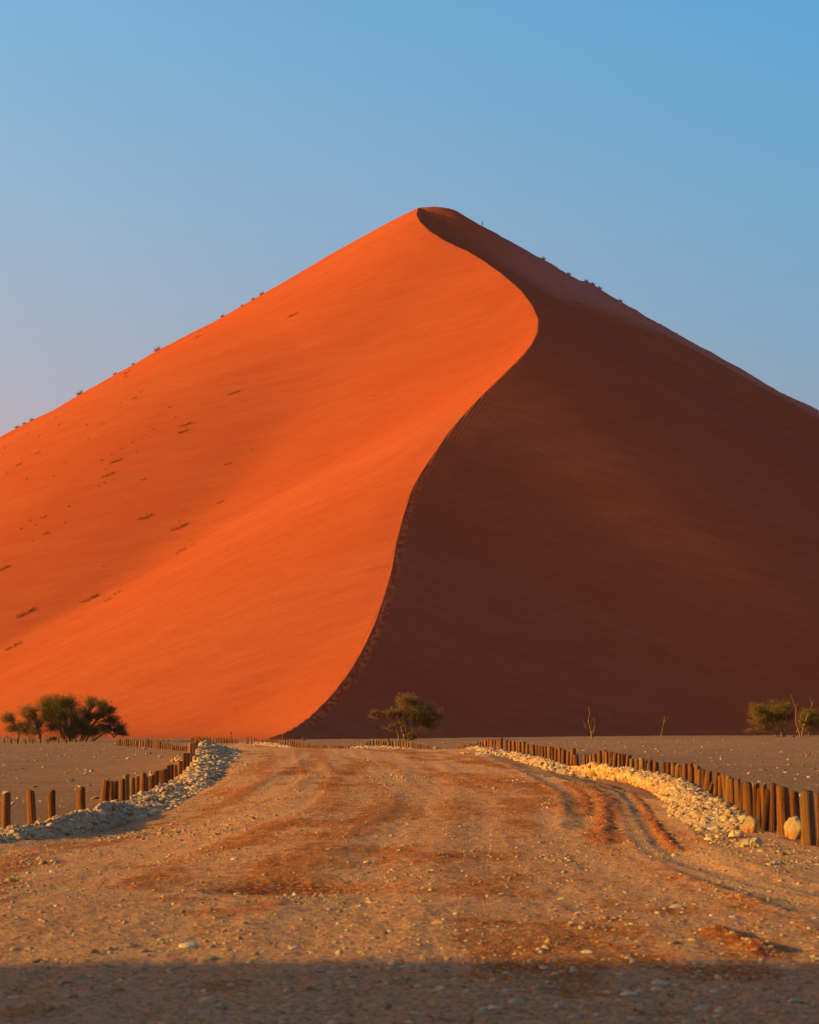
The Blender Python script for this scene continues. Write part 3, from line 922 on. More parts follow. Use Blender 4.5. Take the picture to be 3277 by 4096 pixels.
# --- the near row across the road, on the side of the shaded face (from the near end to the crest)
S7, S6, S5 = .2899, .3478, .3478
R_ROW = []
for xl, xr, t in ((1640, 1790, 585), (1440, 1640, 565), (1295, 1445, 565), (1100, 1285, 500), (1030, 1130, 460), (985, 1045, 540), (920, 1005, 480), (880, 930, 515), (820, 900, 465), (722, 818, 455), (688, 730, 460),
                  (636, 692, 450), (555, 645, 405), (518, 560, 455), (480, 548, 400), (436, 500, 350), (388, 440, 340), (335, 390, 355), (265, 350, 300), (232, 272, 450), (140, 245, 280), (90, 145, 275), (45, 118, 262)):
    R_ROW.append((2777 + xl * S7, 2777 + xr * S7, 3000 + t * S7))
for xl, xr, t in ((1365, 1440, 318), (1305, 1375, 335), (1298, 1352, 300), (1240, 1300, 308), (1205, 1245, 330), (1148, 1218, 315), (1103, 1168, 288), (1047, 1105, 290), (985, 1050, 283), (885, 950, 277), (830, 884, 282),
                  (840, 893, 247), (778, 832, 268), (732, 798, 235), (682, 732, 250), (622, 675, 243), (598, 655, 205), (582, 622, 203), (556, 596, 195), (530, 562, 185), (497, 530, 190), (440, 495, 177), (388, 442, 163), (340, 385, 160), (312, 368, 143), (258, 310, 155),
                  (208, 255, 186), (160, 207, 200), (137, 160, 198), (88, 135, 192)):
    R_ROW.append((2300 + xl * S6, 2300 + xr * S6, 2950 + t * S6))
for xl, xr, t in ((1412, 1475, 342), (1385, 1445, 268), (1335, 1380, 310), (1310, 1345, 310), (1280, 1333, 280), (1238, 1290, 260), (1200, 1237, 275), (1160, 1197, 258), (1118, 1168, 243), (1085, 1118, 243), (1043, 1083, 245),
                  (1018, 1042, 240), (990, 1020, 232), (937, 985, 220), (865, 907, 218), (822, 868, 188), (788, 825, 195), (758, 790, 196), (713, 757, 185), (668, 710, 180), (640, 673, 170), (568, 612, 148), (552, 580, 185),
                  (535, 560, 165), (508, 535, 167), (470, 505, 167), (450, 470, 178), (430, 462, 166), (392, 428, 172), (363, 388, 183), (335, 362, 193), (297, 332, 206), (267, 293, 220), (243, 265, 222), (213, 240, 218),
                  (197, 213, 232), (175, 195, 240), (150, 180, 232), (138, 158, 240), (118, 136, 262), (90, 116, 278), (74, 90, 292)):
    R_ROW.append((1800 + xl * S5, 1800 + xr * S5, 2900 + t * S5))
RY_PX = [1825, 1850, 1930, 2015, 2130, 2237, 2330, 2400, 2500, 2620, 2700, 2780, 2850, 2900, 2960, 3030, 3120, 3180, 3225, 3290]
RY_Y = [100, 95, 86, 76, 66, 57, 53, 50.5, 47.5, 44.5, 41.5, 38, 34.8, 31.8, 29, 26.6, 25, 25.8, 23, 22.2]
def ry(px): return float(np.interp(px, RY_PX, RY_Y))
leanR = {0: -.05, 1: -.03, 3: -.06, 5: .10, 6: -.03, 9: .0, 18: .05, 19: .28, 20: .10, 44: .06, 76: -.07, 77: .12}
gap_words = {}
for i, (xl, xr, t) in enumerate(R_ROW):
    c = (xl + xr) / 2
    Y = ry(c) * (1.06 if i == 2 else 1.0)
    # a post whose neighbour overlaps it from behind stands a little deeper
    if i in (4, 10, 13, 17, 19, 34, 35, 39, 41, 56, 70): Y *= 1.012
    ln = leanR.get(i, random.gauss(-0.01, 0.03))
    post(xl, xr, t, Y, 'weathered post, %s from the near end of the road row facing the shaded slope' % ordinal(i + 1), 'posts along the road on the shaded-face side', lean=ln)
for i, lab in {0: 'pale brown post cut by the frame edge at the near end of its row', 1: 'thick weathered post standing in front of the big orange-stained boulder', 2: 'pale post half hidden behind the big orange-stained boulder', 3: 'wide split post with dark shaded flank beside the big orange-stained boulder',
               8: 'dark cracked post directly behind the round pale boulder', 9: 'wide flat-topped post touching the round pale boulder on its far side', 20: 'broad tapering post with a dark flank, thickest in the middle of the row', 5: 'slanting half-height post wedged between two uprights near the round boulder'}.items():
    POSTS[i]['label'] = lab

# --- the near row on the side of the sunlit face
s1 = .4754
L_ROW = [(22, 100, 992), (215, 290, 967), (408, 475, 972), (650, 722, 950), (853, 925, 882), (918, 958, 893), (948, 1000, 896), (1000, 1052, 875), (1040, 1097, 838), (1090, 1140, 865), (1128, 1178, 852), (1172, 1235, 825), (1212, 1250, 858), (1258, 1305, 842), (1285, 1342, 805),
         (1345, 1420, 792), (1388, 1440, 760), (1420, 1462, 750), (1448, 1500, 755), (1480, 1535, 725), (1528, 1568, 660), (1550, 1600, 655), (1572, 1615, 600), (1580, 1622, 575), (1600, 1642, 572), (1630, 1665, 550)]
LY_PX = [10, 29, 120, 210, 326, 420, 480, 600, 700, 740, 765, 792]
LY_Y = [30.3, 30.5, 31.5, 32.5, 34, 36.5, 39, 45.5, 53, 58, 64, 76]
def ly(px): return float(np.interp(px, LY_PX, LY_Y))
n0 = len(POSTS)
leanL = {1: -.07, 3: -.03, 4: .06}
for i, (xl, xr, t) in enumerate(L_ROW):
    xl, xr, t = xl * s1, xr * s1, 2700 + t * s1
    Y = ly((xl + xr) / 2) * (1.0 + (0.015 if i in (5, 7, 10, 12, 16, 18, 22) else 0))
    post(xl, xr, t, Y, 'dark brown post, %s in the close row climbing behind the stone bank' % ordinal(max(1, i - 3)), 'posts along the road on the sunlit-face side', lean=leanL.get(i, random.gauss(0, .012)))
for i, lab in enumerate(('lone round post at the frame edge, first of four spaced posts on the pan', 'lone post tilting outward, second of the four spaced posts on the pan', 'lone straight post, third of the four spaced posts on the pan', 'lone split post with a pale stone behind its top', 'thick post starting the close row beside the stone bank',)):
    POSTS[n0 + i]['label'] = lab

# --- the fence that runs across the pan in front of the thorn trees
far_defs = []
g = random.Random(5)
def run(xs, tops, Ys, wid, label, group, jit=4, lean=None):
    n = len(xs)
    for i, x in enumerate(xs):
        u = i / max(1, n - 1)
        t = np.interp(u, np.linspace(0, 1, len(tops)), tops) + g.uniform(-jit, jit)
        Y = float(np.interp(u, np.linspace(0, 1, len(Ys)), Ys))
        w = wid * g.uniform(.85, 1.2)
        ln = (lean(u) if lean else 0) + g.gauss(0, .03)
        post(x - w / 2, x + w / 2, t, Y, label % ordinal(i + 1), group, lean=ln)
run(np.linspace(467, 614, 20), [2957, 2958, 2959], [178, 150], 6.5, 'thin post, %s from the thorn trees in the dense fence across the pan', 'dense fence across the pan')
run(np.linspace(620, 744, 17), [2960, 2973, 2982, 2986], [149, 128], 7.5, 'short post, %s along the dipping stretch of fence between pan and stone bank', 'dense fence across the pan', 3)
run(np.linspace(822, 896, 9), [2967, 2970, 2983], [110, 104], 9.0, 'rust-brown post, %s in the group just behind the stone heap', 'posts behind the stone heap', 3)
run([17, 44, 71, 100, 130, 161, 191, 232, 264, 300, 342], [2955, 2956], [208, 205], 7.0, 'small upright post, %s from the frame edge in the spaced line before the thorn trees', 'spaced posts before the thorn trees', 1.5)
run([66, 95, 117, 126, 158, 185, 200, 258, 276, 288, 304, 318, 328, 368], [2954], [222, 219], 5.0, 'tiny post, %s of the line under the thorn tree branches', 'posts under the thorn trees', 2)
run([653, 673, 695, 715, 729, 742, 756, 763], [2961], [225, 222], 4.5, 'tiny stub of a post, %s from the pan fence in the far spaced line', 'far spaced stubs', 1.5)
run(np.linspace(767, 842, 14), [2950, 2947, 2951], [216, 212], 6.0, 'small dark post, %s in the far dense group against the sunlit face', 'far dense group against the sunlit face', 3)
run(np.linspace(853, 952, 16), [2952, 2950, 2953, 2956], [205, 192], 6.0, 'small post, %s in the far group leaning towards the road gap', 'far group beside the road gap', 3, lambda u: 0.02 + 0.40 * max(0, u - 0.65) / 0.35)
for i, (xl, xr, t, ln) in enumerate(((280, 293, 195, -.1), (292, 312, 160, -.05), (315, 330, 162, 0), (360, 373, 168, 0), (401, 418, 160, 0), (424, 438, 181, 0))):
    post(900 + xl * S7, 900 + xr * S7, 2900 + t * S7, 186 - i * 0.8, 'tall slim post, %s of six standing apart at the far road gap' % ordinal(i + 1), 'posts at the far road gap', lean=ln)
# the outer fence beyond the brow of the road
xs = [445, 463, 480, 497, 515, 530, 548, 566, 583, 600, 617, 635, 652, 672, 690, 709, 728, 745, 770, 797, 832, 865, 905, 925, 950, 985, 1010, 1030, 1050, 1075, 1105, 1135, 1155, 1180, 1207, 1225, 1245, 1268, 1300, 1340, 1360, 1390, 1415, 1440, 1460, 1490, 1520, 1545, 1567, 1592, 1610, 1630, 1662, 1695, 1715]
tp = [205, 203, 204, 203, 204, 201, 200, 198, 201, 198, 199, 198, 200, 202, 203, 185, 196, 192, 183, 194, 203, 203, 215, 220, 222, 237, 237, 247, 245, 252, 250, 260, 258, 265, 270, 268, 272, 276, 270, 280, 280, 272, 278, 278, 280, 282, 283, 284, 281, 286, 287, 293, 293, 290, 292]
n = 0
for x, t in zip(xs, tp):
    Y = float(np.interp(x, [440, 560, 760, 960, 1200, 1715], [184, 172, 156, 146, 139, 130])); n += 1
    w = g.uniform(15, 24) * S7 * (1.15 if 750 < x < 960 else 1)
    post(900 + x * S7 - w / 2, 900 + x * S7 + w / 2, 2900 + t * S7, Y, 'fence post, %s from the road gap in the outer fence below the crest foot' % ordinal(n), 'outer fence beyond the brow')
xs = [12, 35, 55, 75, 110, 155, 187, 210, 235, 268, 290, 315, 340, 370, 395, 420, 450, 492, 532, 566, 600, 630, 662, 708, 728, 757, 795, 840, 870, 900, 922, 940, 958, 975, 1015, 1035, 1055, 1075, 1100, 1120, 1140, 1160, 1190, 1225, 1255, 1275, 1300, 1320, 1340, 1360, 1385, 1412, 1440, 1495]
tp = [285, 285, 290, 295, 292, 290, 272, 285, 283, 287, 287, 282, 270, 260, 247, 228, 220, 202, 208, 217, 215, 222, 225, 192, 222, 222, 217, 217, 220, 220, 222, 230, 233, 240, 240, 247, 250, 255, 265, 270, 265, 265, 280, 288, 288, 310, 315, 320, 325, 345, 350, 355, 360, 373]
n = 0
for x, t in zip(xs, tp):
    Y = float(np.interp(x, [0, 440, 800, 1100, 1500], [130, 124, 116, 108, 100])); n += 1
    w = g.uniform(22, 33) * S7 * (1.15 if 400 < x < 1000 else 0.85)
    post(1350 + x * S7 - w / 2, 1350 + x * S7 + w / 2, 2900 + t * S7, Y, 'fence post, %s in the humped stretch of outer fence below the lone thorn tree' % ordinal(n), 'humped outer fence', lean=g.gauss(0, .03))

# ------------------------------------------------------------------ loose boulders
def boulder(px, row, wpx, hpx, Y, label, mat, seed, z=None, group=None, name='boulder', sub=3, sink=0.18, taper=0.08):
    bm = bmesh.new(); bmesh.ops.create_icosphere(bm, subdivisions=sub, radius=1.0)
    v = np.array([x.co[:] for x in bm.verts]); f = np.array([[y.index for y in x.verts] for x in bm.faces]); bm.free()
    rr = random.Random(seed)
    for k_ in range(10):
        nn = np.array([rr.gauss(0, 1) for _ in range(3)]); nn /= np.linalg.norm(nn)
        v = v - np.outer(np.clip(v @ nn - rr.uniform(.52, .80), 0, None) * 0.97, nn)
    v[:, 0] *= 1 - taper * v[:, 2]; v[:, 1] *= 1 - taper * v[:, 2]
    mn, mx = v.min(0), v.max(0)
    v = (v - (mn + mx) / 2) / (mx - mn)
    rad_x = wpx * Y / F; hh = hpx * Y / F
    nz = fbm(v[:, 0] * 5 + seed, v[:, 1] * 5 + v[:, 2] * 4, seed, 3)
    v = v * (1 + 0.28 * nz[:, None])
    v = v * (rad_x, rad_x * 0.85, hh / (1 - sink))
    me = np_mesh(name, v, f, False)
    c = at(px, row, Y)
    zb = float(gz(c[0], Y)[0]) if z is None else z
    o = link(name, me, mat)
    o.location = (c[0], Y, zb + hh / (1 - sink) * (0.5 - sink))
    o.rotation_euler = (0, 0, 0)
    tag(o, label, 'boulder' if name == 'boulder' else 'stone', group)
    return o
M_BOULDER = mat_plain('boulder_stone', (0.36, 0.22, 0.125), (0.52, 0.36, 0.22), 4.0)
M_GREY = mat_plain('grey_stone', (0.24, 0.17, 0.12), (0.36, 0.27, 0.19), 5.0)
def mat_stained():
    m, nt, b = new_mat('stained_boulder', 0.85, 0.15)
    g_ = NG(nt)
    n = g_.noise(g_.coords(), 7.0, 5, 0.6)
    sp = g_.n('ShaderNodeSeparateXYZ'); g_.l(g_.coords(), sp.inputs[0])
    f = g_.math('ADD', g_.math('MULTIPLY', sp.outputs[2], -2.2), g_.math('SUBTRACT', n, 0.45))
    c = g_.mix(g_.ramp(f, [(0.0, 0.0), (0.30, 1.0)]), (0.29, 0.185, 0.105), (0.32, 0.115, 0.018))
    g_.l(c, b.inputs['Base Color'])
    g_.l(g_.bump(n, 0.6, 0.03), b.inputs['Normal'])
    return m
M_STAINED = mat_stained()
def rb(px, row): return ground_hit(px, row)[1]
boulder(2999, 3318, 75, 62, 25.6, 'round pale boulder leaning against the flat-topped posts', M_STAINED, 11)
boulder(3192, 3345, 105, 92, 24.2, 'big boulder stained orange at its foot, wedged behind a thick post', M_STAINED, 15, taper=0.16)
boulder(2942, 3325, 62, 30, 24.6, 'low sandy rock half buried just in front of the round boulder', M_BOULDER, 17)
boulder(3025, 3378, 52, 40, 22.6, 'rounded grey rock lying on the sand in front of the boulders', M_GREY, 19)
boulder(2978, 3378, 60, 32, 22.8, 'pale lumpy rock touching the rounded grey rock', M_BOULDER, 23)
boulder(2190, 3078, 30, 32, rb(2190, 3078), 'pale egg-shaped boulder sitting on the stone bank below the posts', M_BOULDER, 29, z=None)
boulder(567, 3184, 46, 40, 42.3, 'white pointed boulder on the bank against the dark posts', M_BOULDER, 31, taper=0.4, z=at(567, 3204, 42.3)[2])
boulder(2735, 3262, 50, 26, rb(2735, 3262), 'tan block lying at the foot of the stone bank', M_BOULDER, 37)
boulder(2752, 3274, 36, 18, rb(2752, 3274), 'rust-orange stone beside the tan block at the bank foot', mat_plain('rust_stone', (0.40, 0.14, 0.03), (0.30, 0.10, 0.025), 8.0), 41)
boulder(285, 3124, 34, 13, rb(285, 3124), 'flat dark slab lying alone on the pan behind the spaced posts', M_GREY, 43)
boulder(20, 3170, 21, 5, rb(20, 3170), 'thin dark slab on the pan just above the first lone post', M_GREY, 47)
boulder(513, 3038, 16, 11, rb(513, 3038), 'small pale rounded stone alone in the middle of the pan', M_BOULDER, 51)
boulder(642, 3032, 20, 9, rb(642, 3032), 'pale oval stone on the pan beside the stone pile', M_BOULDER, 53)
boulder(586, 3018, 10, 7, rb(586, 3018), 'small brown stone on the pan next to a near-black stone', M_GREY, 57)
boulder(603, 3015, 10, 6, rb(603, 3015), 'small near-black stone on the pan', mat_plain('dark_stone', (0.05, 0.045, 0.045), (0.08, 0.07, 0.065), 5.0), 59)
boulder(579, 2999, 22, 7, rb(579, 2999), 'flat grey stone on the pan below the dense fence', M_GREY, 61)
boulder(473, 2976, 34, 5, rb(473, 2976), 'long grey slab lying at the end of the dense fence', M_GREY, 63)
k = 0
Yp = rb(716, 3046)
for px, row, w, h, up in ((691, 3042, 17, 13, 0), (703, 3034, 15, 13, 1), (717, 3042, 16, 13, 0), (722, 3031, 12, 9, 1), (706, 3044, 10, 10, 0), (713, 3024, 11, 8, 2), (712, 3050, 34, 9, -1)):
    lab = ('outermost rounded stone of the small pile on the pan', 'brown-grey stone on top of the pile behind the posts', 'yellowish stone at the pile edge nearest the posts', 'small stone on the upper row of the pile', 'smallest stone at the front of the pile', 'topmost little stone of the pile', 'long flat white stone in front of the pile')[k]
    c = at(px, row, Yp)
    boulder(px, row, w, h, Yp - (0.15 if up <= 0 else -0.25), lab, M_BOULDER, 70 + k, z=max(float(gz(c[0], Yp)[0]), c[2] - h / 2 * Yp / F), group='small stone pile on the pan', name='pile_stone', sub=2, sink=0.03); k += 1
def on_post(px, row, w, h, Y, label, mat, seed):
    c = at(px, row, Y)
    o = boulder(px, row, w, h, Y, label, mat, seed, z=c[2] - h / 2 * Y / F, name='stone', sub=2, sink=0.02)
    return o
on_post(1350 + 1355 * S7, 2900 + 316 * S7, 16, 14, float(np.interp(1355, [1100, 1500], [108, 100])), 'round grey stone balanced on the end posts of the humped fence', M_GREY, 91)
on_post(1350 + 492 * S7, 2900 + 201 * S7, 11, 5, 123.5, 'flat grey stone lying on the first tall post of the humped fence', M_GREY, 93)
on_post(1350 + 532 * S7, 2900 + 208 * S7, 12, 5, 122.5, 'flat grey stone lying on the second tall post of the humped fence', M_GREY, 95)
on_post(324, 3147, 24, 9, 34.0, 'white cap of stone lying on the split lone post', M_BOULDER, 97)
on_post(309, 3163, 20, 24, 34.25, 'golden-lit pale stone propped behind the split lone post', M_BOULDER, 99)
on_post(604, 3100, 18, 9, 46.1, 'small pale stone resting on a post top halfway up the close row', M_BOULDER, 101)

# ------------------------------------------------------------------ the stone banks along the road
def bank(label, crest, toe, backw, group=None, cov=1.0, lump=0.06, smed=0.045, seed=1, n_parts=300, name='stone_bank'):
    """crest: list of (px,row,Y); toe: list of ground points; a mound of rubble with loose stones over it"""
    C_ = resample(np.array([at(*c) for c in crest]), 140)
    T_ = resample(np.array(toe), 140)
    n = 140
    rows = []
    prof = [(0.0, 0.0), (0.18, 0.30), (0.42, 0.62), (0.70, 0.88), (0.90, 0.98), (1.0, 1.0)]
    zt = gz(T_[:, 0], T_[:, 1]) - 0.03
    for u, v in prof:
        P = T_ * (1 - u) + C_ * u
        P[:, 2] = zt * (1 - v) + C_[:, 2] * v
        rows.append(P)
    d = (C_ - T_)[:, :2]; d /= np.linalg.norm(d, axis=1)[:, None] + 1e-6
    B = C_.copy(); B[:, :2] += d * backw * 0.5; B[:, 2] = C_[:, 2] * .75 + .25 * gz(B[:, 0], B[:, 1])
    B2 = C_.copy(); B2[:, :2] += d * backw; B2[:, 2] = gz(B2[:, 0], B2[:, 1]) - 0.05
    rows += [B, B2]
    G = np.array(rows)                         # (m, n, 3)
    endf = np.sin(np.clip(np.linspace(0, 1, n) / 0.06, 0, 1) * np.pi / 2) * np.sin(np.clip((1 - np.linspace(0, 1, n)) / 0.06, 0, 1) * np.pi / 2)
    # refine across and add lumps
    m2 = 40
    uu = np.linspace(0, len(rows) - 1, m2)
    i0 = np.clip(uu.astype(int), 0, len(rows) - 2); t = (uu - i0)[:, None, None]
    G2 = G[i0] * (1 - t) + G[i0 + 1] * t
    gr = gz(G2[..., 0].ravel(), G2[..., 1].ravel()).reshape(G2.shape[:2])
    G2[..., 2] = gr - 0.03 + (G2[..., 2] - gr + 0.03) * (0.3 + 0.7 * endf)[None, :]
    G2[..., 2] += lump * fbm(G2[..., 0] / 0.5, G2[..., 1] / 0.7, 200 + seed, 4) * np.sin(np.linspace(0, np.pi, m2))[:, None] * 1.6
    idx = np.arange(m2 * n).reshape(m2, n)
    Fq = np.stack([idx[:-1, :-1], idx[:-1, 1:], idx[1:, 1:], idx[1:, :-1]], -1).reshape(-1, 4)
    me = np_mesh(name, G2.reshape(-1, 3), Fq)
    o = link(name, me, M_BANK)
    tag(o, label, 'stone bank', group)
    # stones over the surface, density by area
    area = np.linalg.norm(np.cross(G2[1:, :-1] - G2[:-1, :-1], G2[:-1, 1:] - G2[:-1, :-1]), axis=-1)
    Yc_ = G2[:-1, :-1, 1]
    size = np.maximum(smed, 0.0008 * Yc_)
    wgt = area / size ** 2
    N = int(min(19000, cov * wgt.sum() * 0.33))
    pr = (wgt / wgt.sum()).ravel()
    pick = rng.choice(len(pr), N, p=pr)
    a, b = np.divmod(pick, n - 1)
    ta, tb = rng.random(N)[:, None], rng.random(N)[:, None]
    P = (G2[a, b] * (1 - ta) + G2[a + 1, b] * ta) * (1 - tb) + (G2[a, b + 1] * (1 - ta) + G2[a + 1, b + 1] * ta) * tb
    S = np.clip(size[a, b] * 0.62 * np.exp(rng.normal(-.1, .62, N)), 0.009, 0.12)
    P[:, 2] += S * 0.05
    stone_field(o, P, S, M_STONE, M_STONES, 'small_stones', n_parts, SH80 if N < 4500 else SH20, False)
    return o
M_BANK = mat_plain('bank_rubble', (0.34, 0.18, 0.085), (0.52, 0.32, 0.165), 9.0)

LC = [(-130, 3345), (0, 3311), (110, 3300), (204, 3273), (300, 3256), (414, 3221), (475, 3213), (537, 3192), (590, 3172), (642, 3147), (713, 3112), (742, 3085), (768, 3048)]
LT = [(-160, 3395, 27), (0, 3368, 28.5), (166, 3348, 30), (357, 3325, 32), (452, 3301, 34), (618, 3258, 37), (713, 3215, 40), (765, 3189, 43), (835, 3143, 47.5), (870, 3125, 51)]
crestL = [(px, row, ly(px) - 0.45) for px, row in LC]
bank('long bank of white stones along the road edge below the lone posts', crestL, [at(*q) for q in LT], 0.7, 'white stone banks', smed=0.036, seed=1, cov=1.6, lump=0.09)
HC = [(758, 3072, 60), (778, 3030, 66), (790, 2997, 72), (803, 2981, 78), (822, 2986, 83), (850, 2996, 88)]
HT = [ground_hit(*q) for q in ((800, 3170), (850, 3135), (880, 3105), (905, 3060), (925, 3022), (940, 3000))]
bank('tall heap of white stones climbing beside the last posts of the close row', HC, HT, 0.8, 'white stone banks', smed=0.052, seed=2, lump=0.14, cov=1.2)
XC = [(850, 3004, 84), (880, 2996, 88), (905, 2992, 93), (930, 2999, 94)]
XT = [ground_hit(*q) for q in ((905, 3060), (930, 3050), (955, 3030), (968, 3012))]
bank('small heap of stones spilling onto the road at the brow', XC, XT, 0.6, 'white stone banks', smed=0.055, seed=3, n_parts=120, lump=0.1)

RC = [(3010, 3272), (2970, 3258), (2885, 3211), (2809, 3164), (2742, 3126), (2671, 3102), (2585, 3087), (2519, 3075), (2457, 3070), (2380, 3052), (2342, 3054), (2309, 3063), (2228, 3066), (2190, 3041), (2143, 3024), (2095, 3017), (2047, 3010), (2000, 3003), (1963, 2997), (1915, 2987), (1870, 2994), (1828, 3010)]
RT = [(2900, 3335), (2840, 3330), (2770, 3325), (2714, 3300), (2680, 3275), (2657, 3213), (2609, 3166), (2552, 3142), (2504, 3128), (2457, 3118), (2380, 3111), (2285, 3099), (2190, 3085), (2119, 3061), (2047, 3037), (2009, 3032), (1939, 3022), (1887, 3016), (1831, 3014)]
crestR = [(px, row, ry(px) * 0.975 - 0.45) for px, row in RC]
bank('long sunlit bank of cream stones curving below the posts on the shaded-face side', crestR, [ground_hit(*q) for q in RT], 0.8, 'white stone banks', smed=0.029, seed=4, cov=0.85)
bank('low stone bank under the humped outer fence below the lone tree', [(1395, 2991, 122), (1450, 2987, 120), (1500, 2986, 118), (1580, 2988, 114), (1640, 2995, 110), (1700, 3006, 105)], [at(1390, 2999, 112), at(1480, 2998, 108), at(1560, 3000, 105), at(1650, 3005, 101), at(1705, 3012, 98)], 0.8, 'white stone banks', smed=0.045, seed=5, n_parts=150)
bank('small stone bank below the outer fence near the far road gap', [(1020, 2969, 178), (1060, 2971, 170), (1100, 2975, 162), (1150, 2984, 152), (1178, 2991, 146)], [at(1015, 2976, 168), at(1060, 2980, 160), at(1100, 2985, 152), at(1150, 2992, 144), at(1182, 2996, 140)], 0.8, 'white stone banks', smed=0.05, seed=6, n_parts=80)

# ------------------------------------------------------------------ trees
def tubes(paths, sides=5):
    VV = []; FF = []; base = 0
    for pts, radii in paths:
        pts = np.asarray(pts, float); radii = np.asarray(radii, float)
        n = len(pts)
        tan = np.gradient(pts, axis=0); tan /= np.linalg.norm(tan, axis=1)[:, None] + 1e-9
        ref = np.where(np.abs(tan[:, 2:3]) > 0.9, np.array([[1.0, 0, 0]]), np.array([[0, 0, 1.0]]))
        u = np.cross(tan, ref); u /= np.linalg.norm(u, axis=1)[:, None] + 1e-9
        w = np.cross(tan, u)
        a = np.arange(sides) * 2 * np.pi / sides
        ring = pts[:, None] + radii[:, None, None] * (np.cos(a)[None, :, None] * u[:, None] + np.sin(a)[None, :, None] * w[:, None])
        VV.append(ring.reshape(-1, 3))
        i = np.arange(n - 1)[:, None] * sides; k = np.arange(sides)[None]; k2 = (k + 1) % sides
        FF.append(np.stack([i + k, i + k2, i + sides + k2, i + sides + k], -1).reshape(-1, 4) + base)
        base += n * sides
    return np.concatenate(VV), np.concatenate(FF)

def wander(a, b, n, amt, r, sag=0.0):
    a = np.asarray(a, float); b = np.asarray(b, float)
    t = np.linspace(0, 1, n)[:, None]
    L = np.linalg.norm(b - a)
    P = a * (1 - t) + b * t
    off = np.cumsum(np.array([[r.gauss(0, 1) for _ in range(3)] for _ in range(n)]), 0)
    off = off - off[0] - t * (off[-1] - off[0])
    P = P + off * amt * L / n ** 0.5
    P[:, 2] += sag * L * np.sin(t[:, 0] * np.pi)
    return P

def tree(name, label, Y, trunks, clumps, seed, bark=None, twig_mat=None, group=None, cat='tree', leaf=0.095):
    """trunks: list of photo (px,row) polylines with a base radius; clumps: (px,row,rx,ry,twigs,leaves,leafmat,trunk index)"""
    r = random.Random(seed)
    b0 = trunks[0][0][0]
    base = at(b0[0], b0[1], Y); zb = float(gz(base[0], Y)[0])
    root = bpy.data.objects.new(name, None); COL.objects.link(root)
    root.location = (base[0], Y, zb); root.empty_display_size = 0.5
    tag(root, label, cat, group)
    O = np.array((base[0], Y, zb))
    tp = []; stems = []
    for pl, rad in trunks:
        P = np.array([at(p[0], p[1], Y + (p[2] if len(p) > 2 else 0)) for p in pl])
        P[0, 2] = zb - 0.25
        Q = resample(P, 4 * len(P))
        Q[1:-1] += np.array([[r.gauss(0, 1) for _ in range(3)] for _ in range(len(Q) - 2)]) * rad * 0.35
        rr = np.linspace(1.25, 0.55, len(Q)) * rad; rr[0] *= 1.3
        tp.append((Q, rr)); stems.append(Q)
    twigs = []; LV = {}
    for (px, row, rx, ry_, ntw, nlv, lm, ti) in clumps:
        dy = r.uniform(-1.0, 1.0) * rx * Y / F * 0.8
        c = at(px, row, Y + dy)
        R3 = np.array((rx * Y / F, rx * Y / F * 0.85, ry_ * Y / F))
        S = stems[ti]
        # limbs into the clump
        for q in range(3):
            s = S[r.randrange(len(S) // 2, len(S))]
            e = c + R3 * np.array([r.uniform(-.6, .6), r.uniform(-.6, .6), r.uniform(-.6, .3)])
            L = wander(s, e, 8, 0.16, r, 0.08)
            th = 0.055 if ntw > 25 else 0.035
            tp.append((L, np.linspace(th, th * 0.35, 8)))
            stemsL = L
            for k in range(int(ntw * 0.55)):
                a = L[r.randrange(3, 8)]
                d = np.array([r.gauss(0, 1) for _ in range(3)]); d /= np.linalg.norm(d); rad_ = r.random() ** 0.4
                e2 = c + R3 * d * rad_
                W = wander(a, e2, 6, 0.20, r, 0.05)
                twigs.append((W, np.linspace(0.022, 0.010, 6)))
                for kk in range(3):
                    a2 = W[r.randrange(2, 6)]
                    dd = np.array([r.gauss(0, 1), r.gauss(0, 1), r.gauss(0, .8)]) ; dd /= np.linalg.norm(dd)
                    e3 = a2 + dd * R3 * r.uniform(.15, .42)
                    W2 = wander(a2, e3, 4, 0.2, r)
                    twigs.append((W2, np.linspace(0.011, 0.007, 4)))
        if nlv:
            nlv = int(nlv * 2.6)
            # leaves sit in small sprays through the clump
            ns = max(6, nlv // 26)
            cen = c + R3 * np.clip(rng.normal(size=(ns, 3)) * 0.52, -1.15, 1.15)
            ci = rng.integers(0, ns, nlv)
            sp = 0.19 * R3.mean()
            p = cen[ci] + rng.normal(size=(nlv, 3)) * (sp, sp, sp * 0.8)
            LV.setdefault(lm.name, [lm, []])[1].append(p)
    v, f = tubes(tp, 6)
    link('trunk', np_mesh('trunk', v - O, f), bark or M_BARK, root)
    if twigs:
        v, f = tubes(twigs, 3)
        link('twigs', np_mesh('twigs', v - O, f), twig_mat or M_TWIG, root)
    for nm, (lm, ps) in LV.items():
        p = np.concatenate(ps); n = len(p)
        d = rng.normal(size=(n, 3)); d[:, 2] = np.abs(d[:, 2]) * 0.7; d /= np.linalg.norm(d, axis=1)[:, None]
        w = np.cross(d, rng.normal(size=(n, 3))); w /= np.linalg.norm(w, axis=1)[:, None]
        ln = leaf * rng.uniform(.6, 1.4, n)[:, None]; wd = ln * 0.30
        q = np.stack([p - w * wd * .5, p + w * wd * .5, p + d * ln + w * wd * .25, p + d * ln - w * wd * .25], 1)
        link('crown', np_mesh('crown', q.reshape(-1, 3) - O, np.arange(4 * n).reshape(n, 4), False), lm, root)
    return root

